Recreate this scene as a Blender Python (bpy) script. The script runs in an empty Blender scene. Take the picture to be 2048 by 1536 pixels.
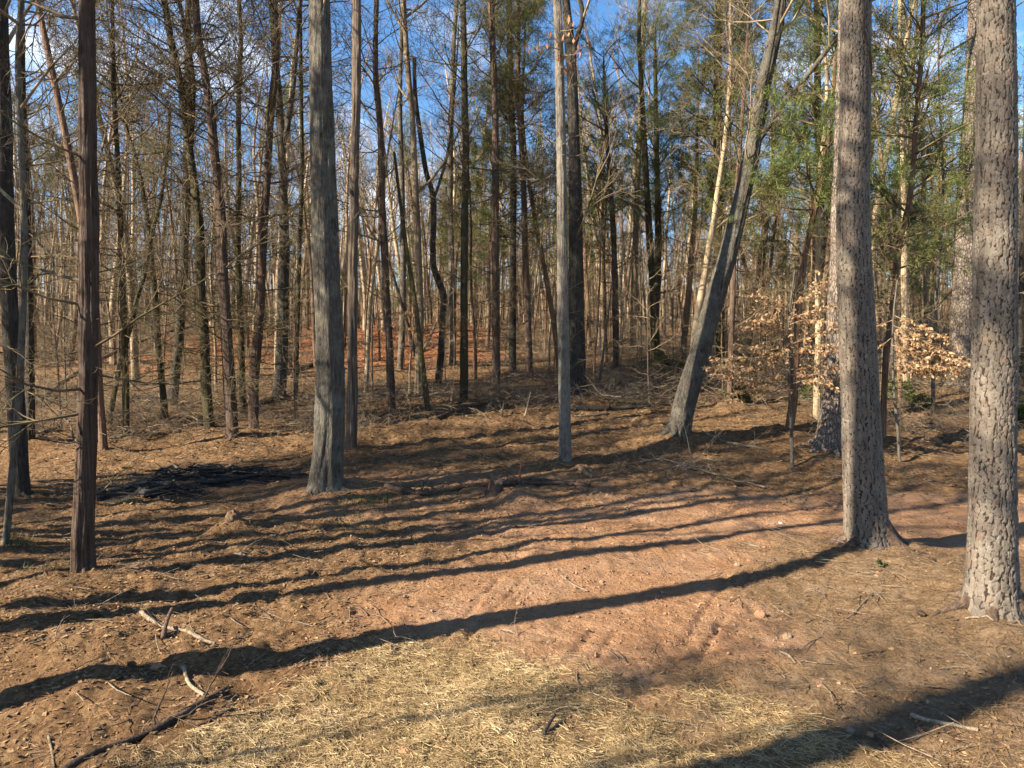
import bpy, math, random
import numpy as np
from mathutils import Vector

rnd = random.Random(11)
nr = np.random.RandomState(7)
SC = bpy.context.scene
COL = SC.collection

# ------------------------------------------------------------------ camera, sky, sun, exposure
FPX = 1384.0                      # focal length in pixels of the 2048 px photograph
CAM_H = 2.9
PITCH = math.radians(2.0)
cam_d = bpy.data.cameras.new("camera")
cam_d.sensor_width = 36.0
cam_d.lens = 36.0 * FPX / 2048.0
cam_d.clip_end = 1500
cam = bpy.data.objects.new("camera", cam_d)
cam.location = (0, 0, CAM_H)
cam.rotation_euler = (math.radians(90) - PITCH, 0, 0)
COL.objects.link(cam)
SC.camera = cam

SUN_EL = math.radians(33.0)
SH = Vector((0.917, 0.399, 0)).normalized()          # the way shadows run over the ground
to_sun = Vector((-SH.x * math.cos(SUN_EL), -SH.y * math.cos(SUN_EL), math.sin(SUN_EL)))
sun_d = bpy.data.lights.new("sun", 'SUN')
sun_d.energy = 5.0
sun_d.angle = math.radians(0.53)
sun_d.color = (1.0, 0.87, 0.68)
sun = bpy.data.objects.new("sun", sun_d)
sun.rotation_euler = to_sun.to_track_quat('Z', 'Y').to_euler()
COL.objects.link(sun)

world = bpy.data.worlds.new("World")
SC.world = world
world.use_nodes = True
wn = world.node_tree
wn.nodes.clear()
def wnode(t, **k):
    n = wn.nodes.new(t)
    for a, b in k.items(): setattr(n, a, b)
    return n
sky = wnode('ShaderNodeTexSky', sky_type='NISHITA', sun_disc=False)
sky.sun_elevation = SUN_EL
sky.sun_rotation = math.atan2(to_sun.x, to_sun.y) % (2 * math.pi)
sky.air_density = 1.0
sky.dust_density = 0.3
sky.ozone_density = 2.5
tc = wnode('ShaderNodeTexCoord')
sep = wnode('ShaderNodeSeparateXYZ')
wn.links.new(tc.outputs['Generated'], sep.inputs[0])
mx = wnode('ShaderNodeMath', operation='ADD'); mx.inputs[1].default_value = 0.22
wn.links.new(sep.outputs['Z'], mx.inputs[0])
mm = wnode('ShaderNodeMath', operation='MAXIMUM'); mm.inputs[1].default_value = 0.05
wn.links.new(mx.outputs[0], mm.inputs[0])
dx = wnode('ShaderNodeMath', operation='DIVIDE'); dy = wnode('ShaderNodeMath', operation='DIVIDE')
wn.links.new(sep.outputs['X'], dx.inputs[0]); wn.links.new(mm.outputs[0], dx.inputs[1])
wn.links.new(sep.outputs['Y'], dy.inputs[0]); wn.links.new(mm.outputs[0], dy.inputs[1])
cmb = wnode('ShaderNodeCombineXYZ')
wn.links.new(dx.outputs[0], cmb.inputs[0]); wn.links.new(dy.outputs[0], cmb.inputs[1])
cmb.inputs[2].default_value = 1.7
cn = wnode('ShaderNodeTexNoise')
cn.inputs['Scale'].default_value = 1.5; cn.inputs['Detail'].default_value = 7
cn.inputs['Roughness'].default_value = 0.55; cn.inputs['Distortion'].default_value = 0.35
wn.links.new(cmb.outputs[0], cn.inputs['Vector'])
cr = wnode('ShaderNodeValToRGB')
cr.color_ramp.elements[0].position = 0.55; cr.color_ramp.elements[0].color = (0, 0, 0, 1)
cr.color_ramp.elements[1].position = 0.72; cr.color_ramp.elements[1].color = (.85, .85, .85, 1)
wn.links.new(cn.outputs['Fac'], cr.inputs[0])
mixc = wnode('ShaderNodeMixRGB')
wn.links.new(cr.outputs[0], mixc.inputs[0])
hs = wnode('ShaderNodeHueSaturation'); hs.inputs['Saturation'].default_value = 1.22
wn.links.new(sky.outputs[0], hs.inputs['Color'])
wn.links.new(hs.outputs[0], mixc.inputs[1])
mixc.inputs[2].default_value = (8.0, 8.4, 9.2, 1)
bg = wnode('ShaderNodeBackground'); bg.inputs['Strength'].default_value = 0.065
wn.links.new(mixc.outputs[0], bg.inputs[0])
wo = wnode('ShaderNodeOutputWorld')
wn.links.new(bg.outputs[0], wo.inputs[0])

SC.view_settings.view_transform = 'Standard'
SC.view_settings.look = 'None'
SC.view_settings.gamma = 1.0
SC.view_settings.use_curve_mapping = False
SC.view_settings.exposure = 2.1
SC.render.engine = 'CYCLES'
SC.cycles.max_bounces = 4
SC.cycles.diffuse_bounces = 3
SC.cycles.glossy_bounces = 1
SC.cycles.transmission_bounces = 2
SC.cycles.use_denoising = True
SC.cycles.denoiser = 'OPENIMAGEDENOISE'
SC.cycles.denoising_prefilter = 'ACCURATE'

# ------------------------------------------------------------------ numeric helpers
_TAB = np.random.RandomState(3).rand(8, 256, 256)
def vnoise(x, y, k=0):
    x = np.asarray(x, float); y = np.asarray(y, float)
    xi = np.floor(x).astype(int); yi = np.floor(y).astype(int)
    fx = x - xi; fy = y - yi
    fx = fx * fx * (3 - 2 * fx); fy = fy * fy * (3 - 2 * fy)
    T = _TAB[k % 8]
    a = T[xi & 255, yi & 255]; b = T[(xi + 1) & 255, yi & 255]
    c = T[xi & 255, (yi + 1) & 255]; d = T[(xi + 1) & 255, (yi + 1) & 255]
    return (a + (b - a) * fx) * (1 - fy) + (c + (d - c) * fx) * fy
def fbm(x, y, k=0, o=4):
    s = 0; a = 0.5; t = 0
    for i in range(o):
        s = s + a * vnoise(x * 2 ** i + 13.7 * i, y * 2 ** i + 7.1 * i, k + i); t += a; a *= 0.5
    return s / t
def sstep(a, b, x):
    t = np.clip((x - a) / (b - a), 0, 1)
    return t * t * (3 - 2 * t)

# ------------------------------------------------------------------ terrain
_py = np.array([-80, 0, 11, 13, 16, 20, 25, 30, 40, 50, 60, 75, 95, 130, 220, 400.])
_pz = np.array([0, 0, 0, .05, .38, .95, 1.72, 2.5, 4.15, 5.5, 6.4, 7.6, 8.9, 12.0, 24., 44.])
_ty = np.linspace(-80, 400, 4801)
_tz = np.interp(_ty, _py, _pz)
_k = np.hanning(31); _k /= _k.sum()
_tz = np.convolve(np.pad(_tz, 15, mode='edge'), _k, mode='valid')
MOUNDS = []                        # (x, y, height, radius)
TRACKS = []                        # wheel ruts: (x0, y0, x1, y1)
def H0(x, y):
    x = np.asarray(x, float); y = np.asarray(y, float)
    far = sstep(9, 22, y)
    z = np.interp(y + 0.03 * x * far, _ty, _tz)
    z = z + (fbm(x * .16 + 3, y * .16, 1, 3) - .5) * .30 * (0.25 + 0.9 * far)
    z = z + (fbm(x * .7, y * .7 + 9, 2, 3) - .5) * .12
    return z
def H(x, y):
    z = H0(x, y)
    for mx_, my_, a, s in MOUNDS:
        d2 = (x - mx_) ** 2 + (y - my_) ** 2
        z = z + a * np.exp(-d2 / (2 * s * s))
    return z
def camray(px, py):
    u = (px - 1024.0) / FPX; v = (768.0 - py) / FPX
    return (u, math.cos(PITCH) + v * math.sin(PITCH), -math.sin(PITCH) + v * math.cos(PITCH))
def at(px, py):
    """the place on the ground seen at a pixel of the photograph"""
    dx_, dy_, dz_ = camray(px, py)
    t = np.concatenate([np.linspace(2, 30, 2800), np.linspace(30, 140, 2200)])
    d = CAM_H + dz_ * t - H0(dx_ * t, dy_ * t)
    i = np.argmax(d < 0)
    if d[i] >= 0: i = len(t) - 1
    return Vector((dx_ * t[i], dy_ * t[i], float(H(dx_ * t[i], dy_ * t[i]))))
def at_depth(px, py, depth):
    dx_, dy_, dz_ = camray(px, py)
    return Vector((dx_ * depth, dy_ * depth, CAM_H + dz_ * depth))

# ------------------------------------------------------------------ mesh helpers
def new_mesh(name, V, F, mat, smooth=True, attrs=None):
    V = np.ascontiguousarray(V, np.float32).reshape(-1, 3)
    F = np.ascontiguousarray(F, np.int32)
    me = bpy.data.meshes.new(name)
    n, k = F.shape
    me.vertices.add(len(V)); me.vertices.foreach_set('co', V.ravel())
    me.loops.add(n * k); me.loops.foreach_set('vertex_index', F.ravel())
    me.polygons.add(n)
    me.polygons.foreach_set('loop_start', np.arange(0, n * k, k, dtype=np.int32))
    me.polygons.foreach_set('loop_total', np.full(n, k, np.int32))
    if smooth: me.polygons.foreach_set('use_smooth', np.ones(n, bool))
    for an, av in (attrs or {}).items():
        a = me.attributes.new(an, 'FLOAT', 'POINT')
        a.data.foreach_set('value', np.ascontiguousarray(av, np.float32))
    me.update(calc_edges=True)
    if mat: me.materials.append(mat)
    return me
def link(name, me, parent=None, loc=(0, 0, 0)):
    o = bpy.data.objects.new(name, me)
    COL.objects.link(o)
    o.location = loc
    if parent: o.parent = parent
    return o
def tag(o, label=None, cat=None, group=None, kind=None):
    if label: o['label'] = label
    if cat: o['category'] = cat
    if group: o['group'] = group
    if kind: o['kind'] = kind
    return o
def empty(name, loc, label, cat, group=None):
    o = bpy.data.objects.new(name, None)
    o.empty_display_size = 0.2
    COL.objects.link(o); o.location = loc
    return tag(o, label, cat, group)

class MB:
    """collects tubes and loose faces, builds one mesh"""
    def __init__(s): s.t = {}; s.V = []; s.F = []; s.n = 0
    def tube(s, pts, rad, sides=4):
        s.t.setdefault((len(pts), sides), []).append(([tuple(p) for p in pts], rad))
    def raw(s, V, F):
        s.V.append(np.asarray(V, float).reshape(-1, 3)); s.F.append(np.asarray(F) + s.n); s.n += len(s.V[-1])
    def arrays(s):
        for (n, k), L in s.t.items():
            P = np.array([a for a, b in L], float); R = np.array([b for a, b in L], float)
            T = np.gradient(P, axis=1)
            T /= np.linalg.norm(T, axis=2, keepdims=True) + 1e-9
            m = np.abs(P[:, -1, 2] - P[:, 0, 2]) / (np.linalg.norm(P[:, -1] - P[:, 0], axis=1) + 1e-9)
            ref = np.where((m > .8)[:, None], np.array([1., .13, 0]), np.array([.1, 0, 1.]))[:, None, :]
            U = np.cross(T, np.broadcast_to(ref, T.shape)); U /= np.linalg.norm(U, axis=2, keepdims=True) + 1e-9
            W = np.cross(T, U)
            a = np.arange(k) * 2 * np.pi / k
            V = P[:, :, None, :] + R[:, :, None, None] * (np.cos(a)[None, None, :, None] * U[:, :, None, :] + np.sin(a)[None, None, :, None] * W[:, :, None, :])
            M = len(L)
            base = (np.arange(M) * n * k)[:, None, None]
            i = np.arange(n - 1)[None, :, None] * k; j = np.arange(k)[None, None, :]; j2 = (j + 1) % k
            Fq = np.stack([base + i + j, base + i + j2, base + i + k + j2, base + i + k + j], axis=-1).reshape(-1, 4)
            s.raw(V, Fq)
        s.t = {}
        return np.concatenate(s.V), np.concatenate(s.F)
    def mesh(s, name, mat, offset=(0, 0, 0)):
        V, F = s.arrays()
        return new_mesh(name, V - np.array(offset), F, mat)

# ------------------------------------------------------------------ materials
def mat_new(name):
    m = bpy.data.materials.new(name); m.use_nodes = True
    nt = m.node_tree; nt.nodes.clear()
    out = nt.nodes.new('ShaderNodeOutputMaterial')
    b = nt.nodes.new('ShaderNodeBsdfPrincipled')
    b.inputs['Roughness'].default_value = 0.85
    b.inputs['Specular IOR Level'].default_value = 0.25
    nt.links.new(b.outputs[0], out.inputs[0])
    return m, nt, b
def nd(nt, t, ins=None, **k):
    n = nt.nodes.new(t)
    for a, v in k.items(): setattr(n, a, v)
    for a, v in (ins or {}).items():
        if isinstance(v, bpy.types.NodeSocket): nt.links.new(v, n.inputs[a])
        else: n.inputs[a].default_value = v
    return n
ALB = 0.62                         # scales every surface colour down alike, paired with the higher exposure
def c4(c): return (c[0] * ALB, c[1] * ALB, c[2] * ALB, 1.0)
def mixn(nt, fac, a, b, mode='MIX'):
    n = nt.nodes.new('ShaderNodeMixRGB'); n.blend_type = mode
    for s, v in ((0, fac), (1, a), (2, b)):
        if isinstance(v, bpy.types.NodeSocket): nt.links.new(v, n.inputs[s])
        elif s == 0: n.inputs[0].default_value = v
        else: n.inputs[s].default_value = c4(v)
    return n.outputs[0]
def ramp(nt, fac, stops):
    n = nt.nodes.new('ShaderNodeValToRGB'); e = n.color_ramp.elements
    while len(e) < len(stops): e.new(0.5)
    for i, (p, c) in enumerate(stops):
        e[i].position = p; e[i].color = c4(c) if not isinstance(c, (int, float)) else (c, c, c, 1)
    nt.links.new(fac, n.inputs[0])
    return n.outputs[0]
def noise(nt, vec, scale, detail=5, rough=.6, dist=0):
    n = nd(nt, 'ShaderNodeTexNoise', {'Scale': scale, 'Detail': detail, 'Roughness': rough, 'Distortion': dist})
    if vec is not None: nt.links.new(vec, n.inputs['Vector'])
    return n.outputs['Fac']
def objvec(nt, sx, sz, which='Object'):
    t = nt.nodes.new('ShaderNodeTexCoord')
    m = nd(nt, 'ShaderNodeMapping', {'Vector': t.outputs[which], 'Scale': (sx, sx, sz)})
    return m.outputs[0], t.outputs[which]
def vary(nt, col, amt=.25):
    oi = nt.nodes.new('ShaderNodeObjectInfo')
    r = nd(nt, 'ShaderNodeMapRange', {'Value': oi.outputs['Random'], 'To Min': 1 - amt, 'To Max': 1 + amt})
    h = nd(nt, 'ShaderNodeHueSaturation', {'Color': col, 'Value': r.outputs[0]})
    return h.outputs[0]

def bark_mat(name, dark, mid, light, sx=26, sz=3.2, patch=None, patch_amt=.0, bump=.7, varyamt=.22, patch_scale=3.):
    m, nt, b = mat_new(name)
    v, raw = objvec(nt, sx, sz)
    n1 = noise(nt, v, 1.0, 6, .65, .6)
    col = ramp(nt, n1, [(.30, dark), (.50, mid), (.72, light)])
    big = noise(nt, raw, 1.3, 4, .6)
    col = mixn(nt, ramp(nt, big, [(.38, 0.), (.66, .75)]), col, mid)
    n2 = noise(nt, nd(nt, 'ShaderNodeMapping', {'Vector': v, 'Scale': (.42, .42, .35), 'Location': (3, 7, 1)}).outputs[0], 1.0, 4, .6, .8)
    col = mixn(nt, 1.0, col, ramp(nt, n2, [(.30, .30), (.47, 1.), (.70, 1.35)]), 'MULTIPLY')
    if patch:
        pn = noise(nt, raw, patch_scale, 7, .7)
        col = mixn(nt, ramp(nt, pn, [(.56 - patch_amt * .2, 0.), (.64 - patch_amt * .1, patch_amt)]), col, patch)
    col = vary(nt, col, varyamt)
    nt.links.new(col, b.inputs['Base Color'])
    bp = nd(nt, 'ShaderNodeBump', {'Strength': bump, 'Distance': .05, 'Height': nd(nt, 'ShaderNodeMath', {0: n1, 1: n2}, operation='ADD').outputs[0]})
    nt.links.new(bp.outputs[0], b.inputs['Normal'])
    return m
M = {}
M['oak'] = bark_mat('oak_bark', (.03, .025, .020), (.105, .09, .073), (.235, .205, .165), 44, 9, (.22, .22, .18), .45, 1.)
M['oak_dark'] = bark_mat('dark_bark', (.016, .013, .011), (.05, .041, .034), (.115, .095, .077), 48, 5, (.13, .13, .095), .35, .9)
M['cedar'] = bark_mat('cedar_bark', (.030, .018, .013), (.12, .073, .05), (.29, .20, .145), 44, 1.2, (.20, .15, .12), .45, 1.)
M['cedar_moss'] = bark_mat('mossy_cedar_bark', (.020, .014, .010), (.075, .055, .032), (.17, .13, .08), 38, 1.5, (.085, .08, .026), .8, .9)
M['cedar_orange'] = bark_mat('orange_cedar_bark', (.07, .036, .024), (.20, .115, .07), (.33, .225, .155), 38, 1.4, None, 0, .8)
M['grey'] = bark_mat('grey_bark', (.05, .042, .033), (.135, .115, .092), (.26, .23, .185), 38, 9, (.22, .22, .17), .5, .7)
M['pale'] = bark_mat('pale_bark', (.07, .058, .045), (.19, .16, .128), (.34, .30, .245), 44, 10, (.30, .29, .24), .5, .8)
M['snag'] = bark_mat('bare_wood', (.035, .025, .018), (.16, .12, .09), (.36, .295, .235), 38, .9, None, 0, .9)
M['dead'] = bark_mat('dead_wood', (.10, .075, .05), (.26, .20, .14), (.46, .38, .29), 30, 8, None, 0, .5)
M['log'] = bark_mat('log_bark', (.03, .02, .015), (.11, .072, .05), (.23, .16, .115), 16, 16, None, 0, .8)
M['twig'] = bark_mat('twig_bark', (.16, .118, .07), (.33, .25, .155), (.52, .41, .27), 8, 4, None, 0, .2)
M['twig_warm'] = bark_mat('warm_twig_bark', (.08, .055, .032), (.185, .132, .074), (.33, .245, .14), 8, 4, (.12, .11, .045), .55, .2)
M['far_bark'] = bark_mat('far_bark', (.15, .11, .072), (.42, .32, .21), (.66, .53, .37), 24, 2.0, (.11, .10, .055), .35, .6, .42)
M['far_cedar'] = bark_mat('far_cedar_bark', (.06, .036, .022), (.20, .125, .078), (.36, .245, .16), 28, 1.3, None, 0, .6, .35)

def pine_far_mat():
    m, nt, b = mat_new('pine_plate_bark')
    v0, raw = objvec(nt, 15, 5.5)
    wn_ = nd(nt, 'ShaderNodeTexNoise', {'Vector': v0, 'Scale': .9, 'Detail': 4})
    v = nd(nt, 'ShaderNodeVectorMath', {0: v0, 1: nd(nt, 'ShaderNodeVectorMath', {0: wn_.outputs['Color'], 'Scale': 1.1}, operation='SCALE').outputs[0]}, operation='ADD').outputs[0]
    vo = nd(nt, 'ShaderNodeTexVoronoi', {'Vector': v, 'Scale': 1.0}, feature='DISTANCE_TO_EDGE')
    vc = nd(nt, 'ShaderNodeTexVoronoi', {'Vector': v, 'Scale': 1.0})
    n = noise(nt, raw, 30, 5, .7)
    pl = ramp(nt, vc.outputs['Color'], [(.2, (.20, .15, .115)), (.5, (.27, .22, .18)), (.8, (.33, .285, .245))])
    pl = mixn(nt, .5, pl, ramp(nt, n, [(.3, (.13, .09, .07)), (.7, (.38, .33, .28))]))
    col = mixn(nt, ramp(nt, vo.outputs['Distance'], [(.0, 1.), (.10, 0.)]), pl, (.075, .052, .04))
    nt.links.new(col, b.inputs['Base Color'])
    bp = nd(nt, 'ShaderNodeBump', {'Strength': .9, 'Distance': .03, 'Height': ramp(nt, vo.outputs['Distance'], [(0., 0.), (.2, 1.)])})
    nt.links.new(bp.outputs[0], b.inputs['Normal'])
    return m
M['pine_far'] = pine_far_mat()
def pine_near_mat():
    m, nt, b = mat_new('pine_scaly_bark')
    v, raw = objvec(nt, 1, .55)
    plate = nd(nt, 'ShaderNodeAttribute', attribute_name='plate').outputs['Fac']
    edge = nd(nt, 'ShaderNodeAttribute', attribute_name='edge').outputs['Fac']
    jag = noise(nt, raw, 55, 4, .7)
    crack = nd(nt, 'ShaderNodeMath', {0: edge, 1: nd(nt, 'ShaderNodeMath', {0: jag, 1: .14}, operation='MULTIPLY').outputs[0]}, operation='SUBTRACT').outputs[0]
    fine = noise(nt, v, 70, 6, .72, .4)
    mid = noise(nt, v, 9, 5, .65)
    pl = ramp(nt, plate, [(.0, (.11, .085, .064)), (.45, (.165, .136, .107)), (.85, (.215, .186, .152)), (.98, (.19, .122, .084))])
    pl = mixn(nt, .45, pl, ramp(nt, fine, [(.28, (.055, .043, .033)), (.5, (.18, .155, .128)), (.75, (.36, .33, .285))]))
    pl = mixn(nt, ramp(nt, mid, [(.45, 0.), (.7, .5)]), pl, (.15, .108, .08))
    col = mixn(nt, ramp(nt, crack, [(-.02, 1.), (.10, 0.)]), mixn(nt, 1.0, pl, ramp(nt, noise(nt, nd(nt, 'ShaderNodeMapping', {'Vector': raw, 'Scale': (9, 9, 1.3)}).outputs[0], 1., 5, .65, .5), [(.3, .58), (.5, 1.1), (.7, 1.35)]), 'MULTIPLY'), (.034, .022, .016))
    nt.links.new(col, b.inputs['Base Color'])
    bp = nd(nt, 'ShaderNodeBump', {'Strength': .6, 'Distance': .012, 'Height': fine})
    nt.links.new(bp.outputs[0], b.inputs['Normal'])
    return m
M['pine'] = pine_near_mat()

def leaf_mat(name, stops, trans=.25, scale=5.):
    m = bpy.data.materials.new(name); m.use_nodes = True
    nt = m.node_tree; nt.nodes.clear()
    out = nt.nodes.new('ShaderNodeOutputMaterial')
    g = nt.nodes.new('ShaderNodeNewGeometry')
    t = nt.nodes.new('ShaderNodeTexCoord')
    n = noise(nt, t.outputs['Object'], scale, 3, .6)
    add = nd(nt, 'ShaderNodeMath', {0: n, 1: g.outputs['Random Per Island']}, operation='ADD')
    hf = nd(nt, 'ShaderNodeMath', {0: add.outputs[0], 1: .5}, operation='MULTIPLY')
    col = ramp(nt, hf.outputs[0], stops)
    d = nd(nt, 'ShaderNodeBsdfPrincipled', {'Base Color': col, 'Roughness': .7})
    d.inputs['Specular IOR Level'].default_value = .2
    tr = nd(nt, 'ShaderNodeBsdfTranslucent', {'Color': col})
    mx_ = nd(nt, 'ShaderNodeMixShader', {0: trans, 1: d.outputs[0], 2: tr.outputs[0]})
    nt.links.new(mx_.outputs[0], out.inputs[0])
    return m
M['needles'] = leaf_mat('evergreen_needles', [(.25, (.06, .105, .036)), (.5, (.145, .21, .055)), (.75, (.32, .34, .09))], .35, 1.4)
M['needles_dry'] = leaf_mat('olive_needles', [(.25, (.055, .065, .022)), (.5, (.135, .135, .042)), (.75, (.25, .21, .08))], .2, 1.4)
M['beech'] = leaf_mat('papery_leaves', [(.25, (.30, .16, .075)), (.5, (.58, .36, .19)), (.75, (.85, .60, .37))], .4, 4)
M['litter'] = leaf_mat('leaf_litter', [(.2, (.11, .058, .029)), (.45, (.27, .16, .08)), (.62, (.37, .24, .13)), (.88, (.46, .325, .205))], .1, 2)
M['litter_red'] = leaf_mat('red_leaf_litter', [(.2, (.20, .07, .032)), (.5, (.46, .19, .085)), (.8, (.60, .33, .17))], .1, 2)
M['straw'] = leaf_mat('straw', [(.2, (.17, .11, .05)), (.45, (.39, .27, .13)), (.65, (.58, .43, .225)), (.85, (.85, .69, .43))], .15, 1.2)
M['pine_straw'] = leaf_mat('pine_straw', [(.2, (.11, .06, .03)), (.5, (.26, .155, .075)), (.8, (.42, .28, .15))], .1, 2)
M['grass'] = leaf_mat('green_grass', [(.2, (.05, .07, .02)), (.5, (.10, .14, .04)), (.8, (.16, .20, .07))], .25, 3)
M['moss'] = leaf_mat('moss', [(.2, (.06, .06, .012)), (.8, (.14, .13, .03))], .1, 5)

def ground_mat():
    m, nt, b = mat_new('forest_floor')
    b.inputs['Roughness'].default_value = .95
    b.inputs['Specular IOR Level'].default_value = .1
    t = nt.nodes.new('ShaderNodeTexCoord'); P = t.outputs['Object']
    at_ = lambda n: nd(nt, 'ShaderNodeAttribute', attribute_name=n).outputs['Fac']
    n_big = noise(nt, P, .9, 5, .6)
    n_mid = noise(nt, P, 5, 6, .65, .5)
    n_fine = noise(nt, P, 34, 6, .75)
    st = nd(nt, 'ShaderNodeMapping', {'Vector': P, 'Scale': (1, 1, 1), 'Rotation': (0, 0, .5)})
    vor = nd(nt, 'ShaderNodeTexVoronoi', {'Vector': st.outputs[0], 'Scale': 16.0, 'Randomness': 1.0})
    litter = ramp(nt, vor.outputs['Color'], [(.1, (.09, .047, .022)), (.4, (.24, .138, .065)), (.65, (.36, .22, .11)), (.9, (.50, .35, .20))])
    litter = mixn(nt, .55, litter, ramp(nt, n_fine, [(.3, (.07, .037, .018)), (.5, (.235, .135, .065)), (.7, (.47, .31, .17))]))
    litter = mixn(nt, ramp(nt, n_mid, [(.4, 0.), (.65, .7)]), litter, (.15, .084, .043))
    clay = ramp(nt, n_fine, [(.25, (.23, .112, .056)), (.5, (.42, .24, .132)), (.75, (.58, .38, .24))])
    clay = mixn(nt, ramp(nt, n_mid, [(.38, 0.), (.7, .65)]), clay, (.26, .125, .058))
    clay = mixn(nt, ramp(nt, n_big, [(.45, 0.), (.7, .5)]), clay, (.50, .34, .23))
    needl = ramp(nt, n_fine, [(.3, (.12, .07, .037)), (.5, (.24, .155, .085)), (.72, (.40, .285, .175))])
    needl = mixn(nt, ramp(nt, n_mid, [(.42, 0.), (.66, .6)]), needl, (.33, .235, .155))
    strw = ramp(nt, n_fine, [(.3, (.13, .08, .038)), (.5, (.26, .175, .085)), (.72, (.42, .31, .165))])
    strw = mixn(nt, ramp(nt, n_mid, [(.42, 0.), (.62, .8)]), strw, (.27, .165, .095))
    char = ramp(nt, n_fine, [(.3, (.015, .013, .013)), (.48, (.04, .034, .031)), (.6, (.11, .09, .075)), (.8, (.24, .19, .16))])
    red = ramp(nt, n_fine, [(.3, (.24, .085, .038)), (.5, (.46, .18, .08)), (.75, (.60, .31, .16))])
    brk = lambda a, lo=.35, hi=.65: ramp(nt, nd(nt, 'ShaderNodeMath', {0: at_(a), 1: nd(nt, 'ShaderNodeMath', {0: n_mid, 1: .5}, operation='MULTIPLY').outputs[0]}, operation='ADD').outputs[0], [(lo, 0.), (hi, 1.)])
    col = mixn(nt, brk('clay', .5, .95), litter, clay)
    col = mixn(nt, brk('needle', .5, .95), col, needl)
    col = mixn(nt, brk('straw', .45, 1.15), col, strw)
    col = mixn(nt, brk('red', .5, .95), col, red)
    col = mixn(nt, brk('char', .5, .8), col, char)
    nt.links.new(col, b.inputs['Base Color'])
    hsum = nd(nt, 'ShaderNodeMath', {0: n_fine, 1: nd(nt, 'ShaderNodeMath', {0: n_mid, 1: 1.5}, operation='MULTIPLY').outputs[0]}, operation='ADD')
    hs2 = nd(nt, 'ShaderNodeMath', {0: hsum.outputs[0], 1: nd(nt, 'ShaderNodeMath', {0: vor.outputs['Distance'], 1: .5}, operation='MULTIPLY').outputs[0]}, operation='SUBTRACT')
    bp = nd(nt, 'ShaderNodeBump', {'Strength': 1.0, 'Distance': .045, 'Height': hs2.outputs[0]})
    nt.links.new(bp.outputs[0], b.inputs['Normal'])
    return m
M['ground'] = ground_mat()
def simple_noise_mat(name, stops, scale=20, bump=.5):
    m, nt, b = mat_new(name)
    v, raw = objvec(nt, 1, 1)
    n = noise(nt, raw, scale, 6, .7)
    nt.links.new(ramp(nt, n, stops), b.inputs['Base Color'])
    bp = nd(nt, 'ShaderNodeBump', {'Strength': bump, 'Distance': .02, 'Height': n})
    nt.links.new(bp.outputs[0], b.inputs['Normal'])
    return m
M['clod'] = simple_noise_mat('clay_clods', [(.3, (.19, .092, .05)), (.5, (.34, .18, .105)), (.75, (.48, .29, .185))], 12)
M['stone'] = simple_noise_mat('stone', [(.3, (.20, .135, .085)), (.7, (.36, .26, .175))], 14)
M['charcoal'] = simple_noise_mat('charcoal', [(.3, (.015, .014, .014)), (.7, (.07, .064, .06))], 20)
M['soil_clump'] = simple_noise_mat('root_soil', [(.3, (.06, .033, .019)), (.5, (.16, .095, .052)), (.75, (.32, .21, .12))], 22, 1.)
M['cone'] = simple_noise_mat('pine_cone_scales', [(.3, (.06, .038, .025)), (.7, (.17, .115, .075))], 60)
M['stump_top'] = simple_noise_mat('cut_wood', [(.3, (.20, .12, .075)), (.7, (.38, .26, .17))], 30)
M['red_stick'] = simple_noise_mat('red_inner_bark', [(.3, (.19, .05, .03)), (.7, (.33, .12, .07))], 25)
M['paper'] = simple_noise_mat('pale_scrap', [(.3, (.55, .56, .57)), (.7, (.75, .76, .77))], 20)

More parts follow.
